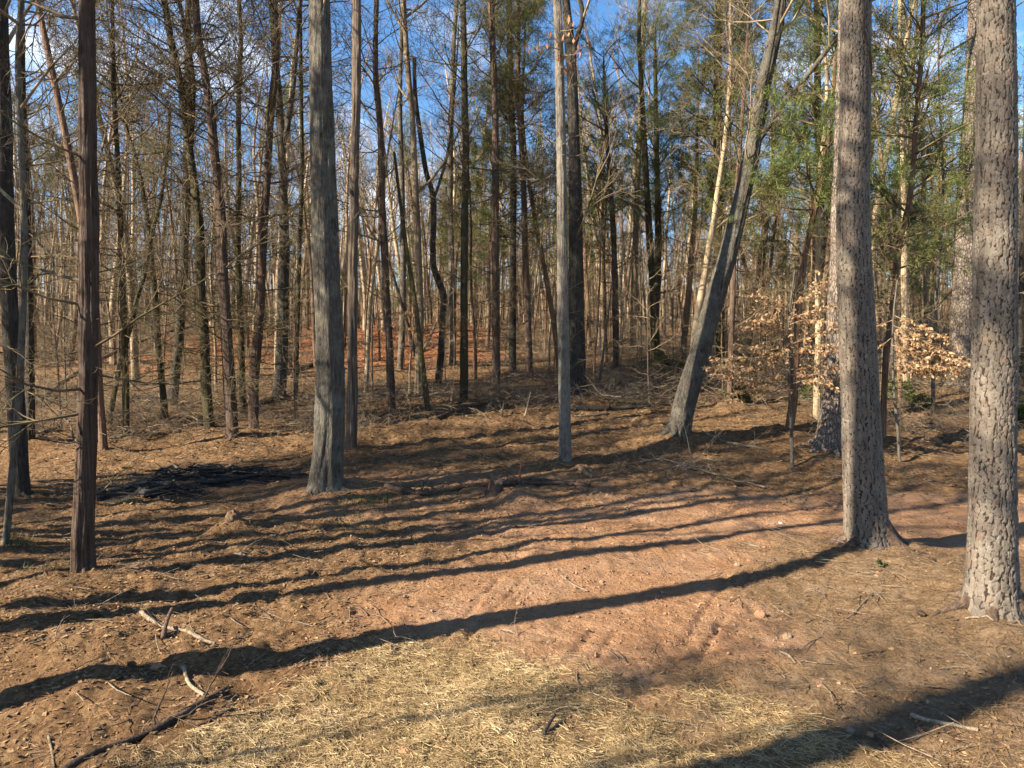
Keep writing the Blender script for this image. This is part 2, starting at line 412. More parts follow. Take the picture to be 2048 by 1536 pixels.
# ------------------------------------------------------------------ the named trees of the photograph
# path: pixels of the trunk's middle line from the ground up; w: trunk width in pixels at foot and at the top of the path
TREES = [
 dict(n='oak_tree', l='dark mossy trunk half cut off by the frame behind the thin leaning grey tree', sp='bare', m='oak_dark', p=[(45,1003),(32,800),(17,500),(12,250),(6,0)], w=(38,32), br=.5),
 dict(n='bare_tree', l='thin bent grey tree leaning across the dark mossy trunk, its foot by the frame edge', sp='bare', m='grey', p=[(10,1098),(25,930),(38,750),(45,500),(38,300),(30,120),(36,0)], w=(17,13), br=.6),
 dict(n='bare_tree', l='straight dark trunk standing just behind the thin bent grey tree', sp='cedar', m='oak_dark', p=[(60,890),(57,600),(50,380),(42,200),(38,0)], w=(21,14), br=.6),
 dict(n='cedar_tree', l='big reddish cedar trunk with shredding bark, nearest tree of the clearing on this side', sp='cedar', m='cedar', p=[(166,1163),(166,1080),(170,900),(173,700),(172,500),(167,250),(163,0)], w=(46,32), br=.35, hi=True),
 dict(n='cedar_tree', l='curved orange barked cedar that bows out behind the big shredding cedar', sp='cedar', m='cedar_orange', p=[(208,910),(198,750),(192,600),(165,420),(140,280),(112,140),(85,0)], w=(19,13), br=.6),
 dict(n='cedar_tree', l='slim upright cedar with a dark foot beside the pale fallen branches', sp='cedar', m='cedar_moss', p=[(253,876),(251,770),(247,670),(243,570),(238,440),(232,320),(226,230),(222,150),(219,0)], w=(15,8), br=1.),
 dict(n='leaning_snag', l='thin dead pole leaning steeply across the slim cedars', sp='snag', m='cedar_moss', p=[(216,853),(236,745),(253,675),(273,590),(287,545),(301,460),(314,410),(328,310),(333,212)], w=(12,7), br=.8),
 dict(n='cedar_tree', l='slim mossy yellowish cedar that bends away at mid height', sp='cedar', m='cedar_moss', p=[(331,846),(323,770),(314,690),(307,600),(297,515),(290,445),(280,390),(270,340),(256,290),(240,240),(215,120)], w=(15,6), br=1.),
 dict(n='bare_tree', l='dark smooth trunk leaning slightly, far side of the mossy cedars', sp='bare', m='oak_dark', p=[(344,815),(352,740),(358,690),(363,600),(368,535),(374,400),(378,200),(380,0)], w=(21,13), br=.8),
 dict(n='cedar_tree', l='mossy cedar with a flared lit foot and a split, forking top', sp='cedar', m='cedar_moss', p=[(420,867),(413,770),(410,670),(405,600),(403,517),(401,445),(390,350),(379,273),(371,205),(362,154),(348,85),(335,0)], w=(22,13), br=1.2, forks=[([(386,325),(390,205),(386,137),(372,68),(359,0)], 10)]),
 dict(n='cedar_tree', l='straight brown cedar standing at the front of the dense cedar row', sp='cedar', m='cedar', p=[(466,886),(460,773),(454,671),(449,585),(445,517),(446,478),(441,410),(434,342),(427,273),(420,205),(410,137),(398,68),(393,0)], w=(25,14), br=1.1),
 dict(n='cedar_tree', l='brown cedar leaning towards the pale grey oak, last of the front row', sp='cedar', m='cedar', p=[(507,872),(508,770),(516,671),(523,585),(526,517),(530,445),(537,342),(543,239),(553,137),(555,51),(547,0)], w=(21,12), br=1.),
 dict(n='cedar_tree', l='thin dark cedar between two brown cedars of the front row', sp='cedar', m='cedar_moss', p=[(487,821),(484,740),(482,637),(478,534),(478,445),(480,342),(480,205),(485,102),(482,0)], w=(14,9), br=1.),
 dict(n='oak_tree', l='forked oak with bright moss at its foot', sp='bare', m='oak', p=[(557,805),(562,740),(565,640),(567,535),(567,445),(565,376),(562,300),(557,205),(548,100),(540,0)], w=(26,11), br=.8, forks=[([(565,300),(578,245),(588,170),(593,100),(600,0)], 11)]),
 dict(n='cedar_tree', l='slender pole of a cedar just right of the mossy footed oak', sp='cedar', m='cedar_moss', p=[(592,797),(593,700),(596,600),(598,500),(603,350),(601,200),(598,0)], w=(10,7), br=.8),
 dict(n='oak_tree', l='large pale grey oak with a straight bole and flared foot in mid clearing', sp='bare', m='oak', p=[(652,990),(654,940),(661,850),(661,700),(653,500),(650,350),(646,200),(643,0)], w=(60,41), br=.25, hi=True, flare=.8),
 dict(n='dead_cedar', l='barkless pale dead cedar close behind the large grey oak', sp='snag', m='snag', p=[(702,905),(704,750),(704,600),(705,450),(707,300),(710,150),(709,0),(709,-160)], w=(21,16), br=.3, hi=True),
 dict(n='cedar_tree', l='brown cedar with upswept bare limbs, open sky beside its top', sp='cedar', m='cedar', p=[(784,832),(777,670),(769,525),(764,410),(762,307),(757,222),(750,137),(752,0)], w=(17,10), br=.7),
 dict(n='crooked_tree', l='crooked dark tree with an elbow in its trunk and a snapped top', sp='snag', m='oak_dark', p=[(875,776),(882,705),(885,640),(886,590),(870,545),(865,512),(866,400),(851,342),(840,273),(829,188),(827,112)], w=(15,8), br=.7, forks=[([(866,400),(884,345),(898,290),(905,230)], 6)]),
 dict(n='leaning_snag', l='thin dead stem leaning back with a broken tip, right of the upswept cedar', sp='snag', m='cedar_moss', p=[(858,828),(850,773),(840,688),(827,585),(815,517),(805,450),(795,370),(787,305)], w=(11,6), br=.7),
 dict(n='leaning_snag', l='shorter thin leaning stem tucked behind the broken tipped one', sp='snag', m='cedar', p=[(848,768),(817,660),(796,585),(775,520)], w=(9,5), br=.5),
 dict(n='cedar_tree', l='straight dark cedar standing alone in front of the far red bank', sp='cedar', m='cedar_moss', p=[(928,810),(928,600),(929,445),(931,307),(928,170),(925,0)], w=(16,12), br=.9),
 dict(n='cedar_tree', l='red streaked cedar with a straight trunk in the middle of the wood', sp='cedar', m='cedar', p=[(993,790),(992,650),(991,500),(991,307),(989,170),(984,68),(982,0)], w=(17,12), br=.8),
 dict(n='bare_tree', l='dark trunk right behind the red streaked cedar', sp='green', m='oak_dark', p=[(1025,750),(1026,500),(1027,310),(1022,200),(1018,0)], w=(15,11), br=.8, g0=5.5),
 dict(n='evergreen_cedar', l='cedar with thick green crown, just left of the thin pale tree', sp='green', m='cedar', p=[(1060,760),(1052,540),(1049,445),(1046,342),(1040,240),(1036,137),(1035,0)], w=(14,9), br=.9, g0=5.5),
 dict(n='bare_tree', l='slim pale tree standing alone at the far edge of the bare dirt', sp='bare', m='pale', p=[(1131,928),(1129,775),(1126,525),(1125,376),(1123,240),(1120,100),(1117,0)], w=(23,17), br=.25, hi=True),
 dict(n='oak_tree', l='stout dark oak with a forked top, right behind the slim pale tree', sp='bare', m='oak_dark', p=[(1157,796),(1152,650),(1153,525),(1152,400),(1149,250),(1146,150),(1141,85),(1138,40),(1134,0)], w=(34,17), br=.5, hi=True, forks=[([(1148,150),(1152,85),(1163,50),(1166,28),(1160,0)], 12)]),
 dict(n='evergreen_cedar', l='green crowned cedar right of the stout dark oak, trunk reddish', sp='green', m='cedar', p=[(1232,740),(1228,525),(1222,400),(1213,273),(1208,150)], w=(12,6), br=.8, g0=6., ext=1.),
 dict(n='evergreen_cedar', l='tallest green cedar between the stout dark oak and the leaning oak', sp='green', m='cedar_moss', p=[(1305,712),(1316,525),(1315,400),(1312,240),(1310,120)], w=(16,8), br=1., g0=5.5, ext=1.5),
 dict(n='oak_tree', l='long grey oak leaning strongly to the right over the brush', sp='bare', m='oak', p=[(1352,880),(1374,800),(1400,720),(1424,645),(1447,570),(1470,500),(1498,400),(1522,305),(1544,205),(1566,105),(1592,0)], w=(43,27), br=.5, hi=True, flare=.25, ly=.11, forks=[([(1528,270),(1550,240),(1587,181),(1621,143),(1645,113),(1680,65)], 13), ([(1548,190),(1552,110),(1556,60),(1557,0)], 14)]),
 dict(n='evergreen_cedar', l='thick straight dark cedar with green crown left of the leaning oak', sp='green', m='cedar_moss', p=[(1442,765),(1437,525),(1435,410),(1433,205),(1435,0)], w=(20,16), br=1.2, g0=5.),
 dict(n='cedar_tree', l='thin straight cedar under the middle of the leaning oak', sp='cedar', m='cedar', p=[(1459,812),(1463,700),(1467,580),(1475,400),(1490,200),(1500,60)], w=(13,6), br=.8),
 dict(n='cedar_tree', l='reddish cedar with flared lit foot among tan leaves, beside the shaded pine', sp='green', m='cedar_orange', p=[(1578,870),(1587,790),(1592,705),(1600,585),(1611,500),(1630,420),(1645,350),(1660,260),(1668,150)], w=(18,8), br=.8, g0=6.),
 dict(n='bare_tree', l='dark straight trunk left of the near scaly pine top', sp='green', m='oak_dark', p=[(1650,760),(1643,525),(1640,376),(1635,205),(1633,0)], w=(18,14), br=.7, g0=6.),
 dict(n='pine_tree', l='scaly pine with a shaded dark foot, half hidden by the near pine', sp='pine', m='pine_far', p=[(1658,908),(1668,840),(1677,770),(1683,670),(1690,500),(1700,250),(1706,0)], w=(60,44), hi=True, flare=.4),
 dict(n='cedar_tree', l='curved orange cedar between the two near scaly pines', sp='green', m='cedar_orange', p=[(1765,890),(1768,810),(1775,705),(1785,640),(1792,580),(1799,525),(1806,478),(1826,393),(1835,307),(1840,240),(1847,170),(1854,100),(1858,0)], w=(14,10), br=.9, g0=4.5),
 dict(n='pine_tree', l='big dark pine in shade, behind and left of the nearest scaly pine', sp='pine', m='pine_far', p=[(1922,785),(1927,600),(1936,350),(1944,150),(1948,0)], w=(56,40), hi=True, flare=.3),
 dict(n='bare_sapling', l='pale smooth sapling left of the nearest scaly pine, by the soil clump', sp='bare', m='grey', p=[(1866,836),(1867,670),(1877,520),(1885,380),(1880,250)], w=(9,5), br=.6),
 dict(n='bare_tree', l='greyish trunk at the far frame edge behind the nearest scaly pine', sp='bare', m='oak_dark', p=[(2040,760),(2042,500),(2046,250),(2044,0)], w=(16,11), br=.7),
 dict(n='bare_tree', l='lit tan trunk rising in mid wood between the oak and the elbow tree', sp='bare', m='grey', p=[(800,745),(806,600),(805,400),(800,200),(806,0)], w=(13,8), br=.8),
 dict(n='bare_tree', l='pair-like pale trunk just left of the straight dark lone cedar', sp='bare', m='grey', p=[(905,735),(903,560),(900,350),(905,120),(912,0)], w=(14,9), br=.8),
 dict(n='bare_tree', l='brown trunk with mossy foot standing in the far brush left of the leaning oak', sp='bare', m='cedar_moss', p=[(1313,735),(1308,600),(1300,480),(1290,300),(1280,100)], w=(17,9), br=.8),
 dict(n='bare_tree', l='straight grey trunk above the fallen brush, right of the stout dark oak', sp='bare', m='far_bark', p=[(1265,700),(1270,520),(1276,350),(1284,150),(1290,0)], w=(14,9), br=.8),
 dict(n='cedar_tree', l='slim brown cedar right of the red streaked cedar in the far row', sp='cedar', m='cedar', p=[(1231,735),(1232,640),(1229,500),(1225,420)], w=(12,8), br=.6),
]
def catmull(P, step):
    P = [np.array(p, float) for p in P]
    Q = [2 * P[0] - P[1]] + P + [2 * P[-1] - P[-2]]
    out = []
    for i in range(len(P) - 1):
        a, b, c, d = Q[i:i + 4]
        n = max(1, int(round(np.linalg.norm(c - b) / step)))
        for k in range(n):
            t = k / n
            out.append(.5 * (2 * b + (c - a) * t + (2 * a - 5 * b + 4 * c - d) * t * t + (3 * b - 3 * c + d - a) * t ** 3))
    out.append(P[-1])
    return np.array(out)

PINE_NEAR = [
 dict(l='near scaly pine with one half in shade and a vine scar near its top', p=[(1741,1118),(1738,1090),(1731,1025),(1722,842),(1715,671),(1708,525),(1706,376),(1710,240),(1712,0)], w=[118,102,88,77,74,71,68,65,62]),
 dict(l='nearest scaly pine, thick trunk at the frame edge with flared roots', p=[(1986,1268),(1984,1180),(1985,1011),(1986,842),(1989,671),(1990,525),(1993,240),(1992,0)], w=[136,112,97,93,90,88,85,79]),
]
for tr in TREES + PINE_NEAR:
    b = at(*tr['p'][0]); tr['base'] = b
    tr['depth'] = b.y / camray(*tr['p'][0])[1]; tr['k'] = math.cos(math.atan2(abs(b.x), b.y))
    wbase = tr['w'][0]
    r = wbase / 2 * tr['depth'] / FPX
    MOUNDS.append((b.x, b.y, .10 + .25 * r, .25 + 1.6 * r))
# lumps and banks of the floor
for px, py, a, s in [(470,1065,.22,.22),(1030,1000,.22,.35),(1835,905,.22,.5),(1560,985,-.08,.9),(1390,960,.15,.5),
                     (850,860,.18,.6),(760,870,.12,.5),(660,880,.12,.8),(1080,1100,.06,.5),(600,900,.15,.5),
                     (220,1290,.12,.35),(160,1400,.14,.35),(400,1330,.12,.25),(60,1220,.10,.5),(300,1180,.10,.3),(1850,1180,.14,.8),(1980,1240,.08,.7),(430,955,.12,.5),(300,985,.10,.35)]:
    p = at(px, py); MOUNDS.append((p.x, p.y, a, s))
for a, b_ in [((1010,1150),(880,1290)),((1050,1160),(925,1285)),((1520,1120),(1400,1320)),((1465,1140),(1345,1330)),((1190,1260),(1120,1340)),((1240,1260),(1180,1330)),((1440,1250),(1390,1340))]:
    p, q = at(*a), at(*b_); TRACKS.append((p.x, p.y, q.x, q.y))

def rect_mask(x, y, cx, cy, rx, ry):
    return 1 - sstep(.55, 1.25, np.sqrt(((x - cx) / rx) ** 2 + ((y - cy) / ry) ** 2))
_sx = [-60, -6, -2.6, -2.2, -1.85, -1.15, -.6, .4, 1.05, 2.0, 2.6, 4.0, 60]
_sy = [2.5, 3.6, 4.6, 5.7, 6.45, 7.0, 7.05, 6.7, 6.0, 5.55, 4.9, 4.1, 2.5]
def masks(x, y):
    wob = (fbm(x * .9, y * .9, 5, 3) - .5)
    straw = 1 - sstep(-1.0, .6, y - np.interp(x, _sx, _sy) + wob * 2.0)
    clay = np.maximum.reduce([rect_mask(x + wob, y, 1.8, 8.2, 3.8, 2.9), rect_mask(x, y + wob, 6.0, 12.0, 8.0, 2.6), .5 * rect_mask(x, y + wob, -1.0, 13.8, 5.5, 2.2), .22 * rect_mask(x + wob, y, -3.6, 6.2, 2.6, 1.6)])
    needle = np.maximum(rect_mask(x + wob, y, 5.2, 8.2, 2.6, 2.9), .7 * rect_mask(x, y + wob, 3.6, 5.6, 3.0, 1.6))
    clay = clay * (1 - .85 * needle)
    char = np.maximum(rect_mask(x + wob, y + wob, CH.x, CH.y, 2.5, .75), rect_mask(x, y + wob, CH2.x, CH2.y, 1.3, .5))
    red = sstep(27, 33, y) * (1 - sstep(46, 54, y)) * (1 - sstep(-3, 2, x)) * sstep(-26, -16, x) * (.55 + 1.3 * wob)
    return dict(straw=straw, clay=clay, needle=needle, char=char, red=red)
CH = at(430, 955); CH2 = at(300, 990)
def HF(x, y, m=None):
    z = H(x, y)
    m = m or masks(x, y)
    near = 1 - sstep(18, 34, y)
    rough = .35 + .9 * np.clip(1 - m['clay'], 0, 1) * (1 - .5 * m['straw'])
    z = z + near * rough * (fbm(x * 3.1, y * 3.1, 3, 3) - .5) * .12
    rid = 1 - np.abs(2 * fbm(x * 1.7 + 5, y * 2.3, 4, 3) - 1)
    z = z + near * rough * (rid - .7) * .05
    z = z + near * (fbm(x * 9, y * 9, 6, 3) - .5) * .075 * (.45 + .55 * rough)
    for x0, y0, x1, y1 in TRACKS:
        L = math.hypot(x1 - x0, y1 - y0); ux, uy = (x1 - x0) / L, (y1 - y0) / L
        s = (x - x0) * ux + (y - y0) * uy; d = -(x - x0) * uy + (y - y0) * ux
        g = np.exp(-(d / .03) ** 2) * sstep(-.1, .1, s) * (1 - sstep(L - .1, L + .1, s)) * (.45 + .9 * vnoise(s * 9, d * 0 + x0 * 7, 2))
        z = z - .024 * g + .008 * np.exp(-((np.abs(d) - .085) / .04) ** 2) * sstep(-.1, .1, s) * (1 - sstep(L - .1, L + .1, s))
    return z

# ------------------------------------------------------------------ ground
def seg(*parts):
    o = []
    for a, b_, st in parts: o.append(np.arange(a, b_, st))
    return np.concatenate(o)
gy = seg((-60, -8, 4.), (-8, 4, .5), (4, 8.5, .03), (8.5, 16, .065), (16, 26, .15), (26, 44, .35), (44, 80, 1.2), (80, 320, 8.))
xs = seg((0, 5.2, .036), (5.2, 13, .11), (13, 36, .5), (36, 70, 2.), (70, 261, 10.))
gx = np.concatenate([-xs[::-1][:-1], xs])
X, Y = np.meshgrid(gx, gy)
mk = masks(X, Y)
Z = HF(X, Y, mk)
ny, nx = X.shape
ii = (np.arange(ny - 1)[:, None] * nx + np.arange(nx - 1)[None, :]).ravel()
F = np.stack([ii, ii + 1, ii + nx + 1, ii + nx], 1)
g = link('ground', new_mesh('ground', np.stack([X, Y, Z], -1), F, M['ground'], True, {k: v.ravel() for k, v in mk.items()}))
tag(g, 'sloping forest floor of red clay, straw and fallen leaves', 'ground', kind='structure')
print('ground tris', len(F) * 2)

# ------------------------------------------------------------------ branch growing
def rv(s=1.):
    return Vector((rnd.gauss(0, 1), rnd.gauss(0, 1), rnd.gauss(0, 1))) * s
def grow(mb, p, d, L, r, lvl, maxl, kids, wig=.16, up=.06, tips=None, rmin=.004, spread=(.5, 1.0), npt=(6, 5, 4, 3), sides=(5, 4, 3, 3)):
    n = npt[min(lvl, 3)]
    pts = [p.copy()]; dirs = [d]
    q = p.copy(); dd = d.copy()
    for i in range(1, n):
        dd = (dd + rv(wig) + Vector((0, 0, up))).normalized()
        q = q + dd * (L / (n - 1))
        pts.append(q.copy()); dirs.append(dd)
    rad = [max(rmin * .6, r * (1 - .82 * i / (n - 1))) for i in range(n)]
    mb.tube(pts, rad, sides[min(lvl, 3)])
    if tips is not None and lvl >= 1: tips.append((pts[-1], dirs[-1], L)); tips.append((pts[n // 2], dirs[n // 2], L))
    if lvl < maxl:
        k = kids[min(lvl, len(kids) - 1)]
        k = max(1, int(round(k * rnd.uniform(.7, 1.3))))
        for j in range(k):
            t = rnd.uniform(.22, .98) * (n - 1)
            i = min(int(t), n - 2); f = t - i
            s = pts[i].lerp(pts[i + 1], f)
            bd = dirs[i + 1]
            perp = bd.cross(rv()).normalized()
            a = rnd.uniform(*spread)
            nd_ = (bd * math.cos(a) + perp * math.sin(a)).normalized()
            rr = max(rmin, (rad[i] + (rad[i + 1] - rad[i]) * f) * rnd.uniform(.5, .75))
            grow(mb, s, nd_, L * rnd.uniform(.3, .58), rr, lvl + 1, maxl, kids, wig * 1.15, up, tips, rmin, spread, npt, sides)

def sprays(tips, per, ln, wd, spread=.8, jit=.1, droop=-.1):
    P = np.array([tuple(t[0]) for t in tips]); D = np.array([tuple(t[1]) for t in tips])
    P = np.repeat(P, per, 0); D = np.repeat(D, per, 0); n = len(P)
    D = D + nr.randn(n, 3) * spread; D[:, 2] += droop
    D /= np.linalg.norm(D, axis=1, keepdims=True)
    P = P + nr.randn(n, 3) * jit
    S = np.cross(D, nr.randn(n, 3)); S /= np.linalg.norm(S, axis=1, keepdims=True) + 1e-9
    l = (ln * nr.uniform(.6, 1.3, n))[:, None]; w = (wd * nr.uniform(.6, 1.3, n))[:, None]
    V = np.stack([P - S * w * .3, P + D * l * .5 - S * w * .5 , P + D * l, P + D * l * .55 + S * w * .5], 1)
    return V.reshape(-1, 3), np.arange(4 * n).reshape(-1, 4)


# ------------------------------------------------------------------ branches: each one on a tree is a part that shares its mesh with others alike
class Two:
    """one mesh with two materials"""
    @staticmethod
    def build(name, V1, F1, m1, V2, F2, m2):
        me = new_mesh(name, np.concatenate([V1, V2]), np.concatenate([F1, F2 + len(V1)]), m1, False)
        me.materials.append(m2)
        idx = np.concatenate([np.zeros(len(F1), np.int32), np.ones(len(F2), np.int32)])
        me.polygons.foreach_set('material_index', idx); return me
XA = Vector((1, 0, 0))
def lib_branch(seed, kind):
    rnd.seed(seed); mb = MB(); tips = []
    if kind == 'dead':
        grow(mb, Vector(), XA, 1., .010, 0, 3, (7, 4, 2), .15, .04, None, .0028, (.5, 1.05))
    elif kind == 'limb':
        grow(mb, Vector(), XA, 1., .011, 0, 3, (6, 5, 3), .12, .06, None, .0017, (.4, .85))
    elif kind == 'stub':
        grow(mb, Vector(), XA, 1., .03, 0, 1, (3,), .2, .0, None, .008)
    elif kind == 'bough':
        grow(mb, Vector(), XA, 1., .013, 0, 2, (6, 3), .14, .02, tips, .0028, (.5, 1.0))
        tips = [t for t in tips if rnd.random() < .8]
    V, F = mb.arrays()
    if kind == 'bough':
        v, f = sprays(tips, 32, .052, .006, .85, .03)
        return Two.build('bough', V, F, M['twig_warm'], v, f, M['needles'] if seed % 3 else M['needles_dry'])
    return new_mesh('branch', V, F, M['twig_warm' if kind == 'dead' else 'twig'])
LIB = {'dead': [lib_branch(300 + i, 'dead') for i in range(10)], 'limb': [lib_branch(320 + i, 'limb') for i in range(7)],
       'stub': [lib_branch(340 + i, 'stub') for i in range(4)], 'bough': [lib_branch(360 + i, 'bough') for i in range(7)]}
from mathutils import Quaternion
def put_branch(parent, kind, p, d, L, rs, name=None):
    me = LIB[kind][rs.randrange(len(LIB[kind]))]
    o = bpy.data.objects.new(name or ('bough' if kind == 'bough' else 'branch'), me)
    COL.objects.link(o); o.parent = parent; o.location = p
    q = d.to_track_quat('X', 'Z') @ Quaternion((1, 0, 0), rs.uniform(-1.2, 1.2))
    o.rotation_mode = 'QUATERNION'; o.rotation_quaternion = q
    o.scale = (L, L, L)
    return o

# ------------------------------------------------------------------ trunks
def ring_mesh(C, R, sides, disp=None):
    """tube along C with radius R (n) or (n, sides)"""
    T = np.gradient(C, axis=0); T /= np.linalg.norm(T, axis=1, keepdims=True)
    U = np.array([1., .05, 0]) - T * (T @ np.array([1., .05, 0]))[:, None]; U /= np.linalg.norm(U, axis=1, keepdims=True)
    W = np.cross(T, U)
    a = np.arange(sides) * 2 * np.pi / sides
    R = R if R.ndim == 2 else np.repeat(R[:, None], sides, 1)
    V = C[:, None, :] + R[..., None] * (np.cos(a)[None, :, None] * U[:, None, :] + np.sin(a)[None, :, None] * W[:, None, :])
    n = len(C)
    i = np.arange(n - 1)[:, None] * sides; j = np.arange(sides)[None, :]; j2 = (j + 1) % sides
    return V.reshape(-1, 3), np.stack([i + j, i + j2, i + sides + j2, i + sides + j], -1).reshape(-1, 4)
def bole(C, R, sides, flare, seed, ridge=.05, fine=.075):
    n = len(C); a = np.arange(sides) * 2 * np.pi / sides
    h = np.concatenate([[0], np.cumsum(np.linalg.norm(np.diff(C, axis=0), axis=1))])
    rs = np.random.RandomState(seed)
    K = np.zeros((n, sides))
    for m_ in (2, 3, 5, 7, 11):
        ph = rs.rand() * 6.28
        K += ridge / m_ ** .5 * np.sin(m_ * a[None, :] + ph + 5 * vnoise(h * (.5 + .1 * m_), h * 0 + seed + m_, m_ % 8)[:, None])
    lob = 1 + .45 * np.sin(4 * a + rs.rand() * 6) * .6 + .3 * np.sin(7 * a + rs.rand() * 6)
    r0 = R[0]
    fl = flare * np.exp(-np.clip(h - .12, 0, None) / (.9 * r0 + .05))[:, None] * np.clip(lob, .3, None)[None, :]
    K = K + .035 * (rs.rand(n, sides) - .5)
    if sides >= 36:                                        # upright ridges of the bark
        K = K + fine * ((vnoise(np.cos(a)[None, :] * 7 + 20, np.sin(a)[None, :] * 7 + h[:, None] * .9 + seed, 3) - .5) * 1.2 + (vnoise(np.cos(a)[None, :] * 15 + 9, np.sin(a)[None, :] * 15 + h[:, None] * 2.4 + seed, 5) - .5))
    return R[:, None] * (1 + K + fl), h

def wpath(tr, pts, wpx, step):
    D = tr['depth']; b = tr['base']
    P = [at_depth(px, py, D) for px, py in pts]
    C = catmull([tuple(p) for p in P], step)
    return C

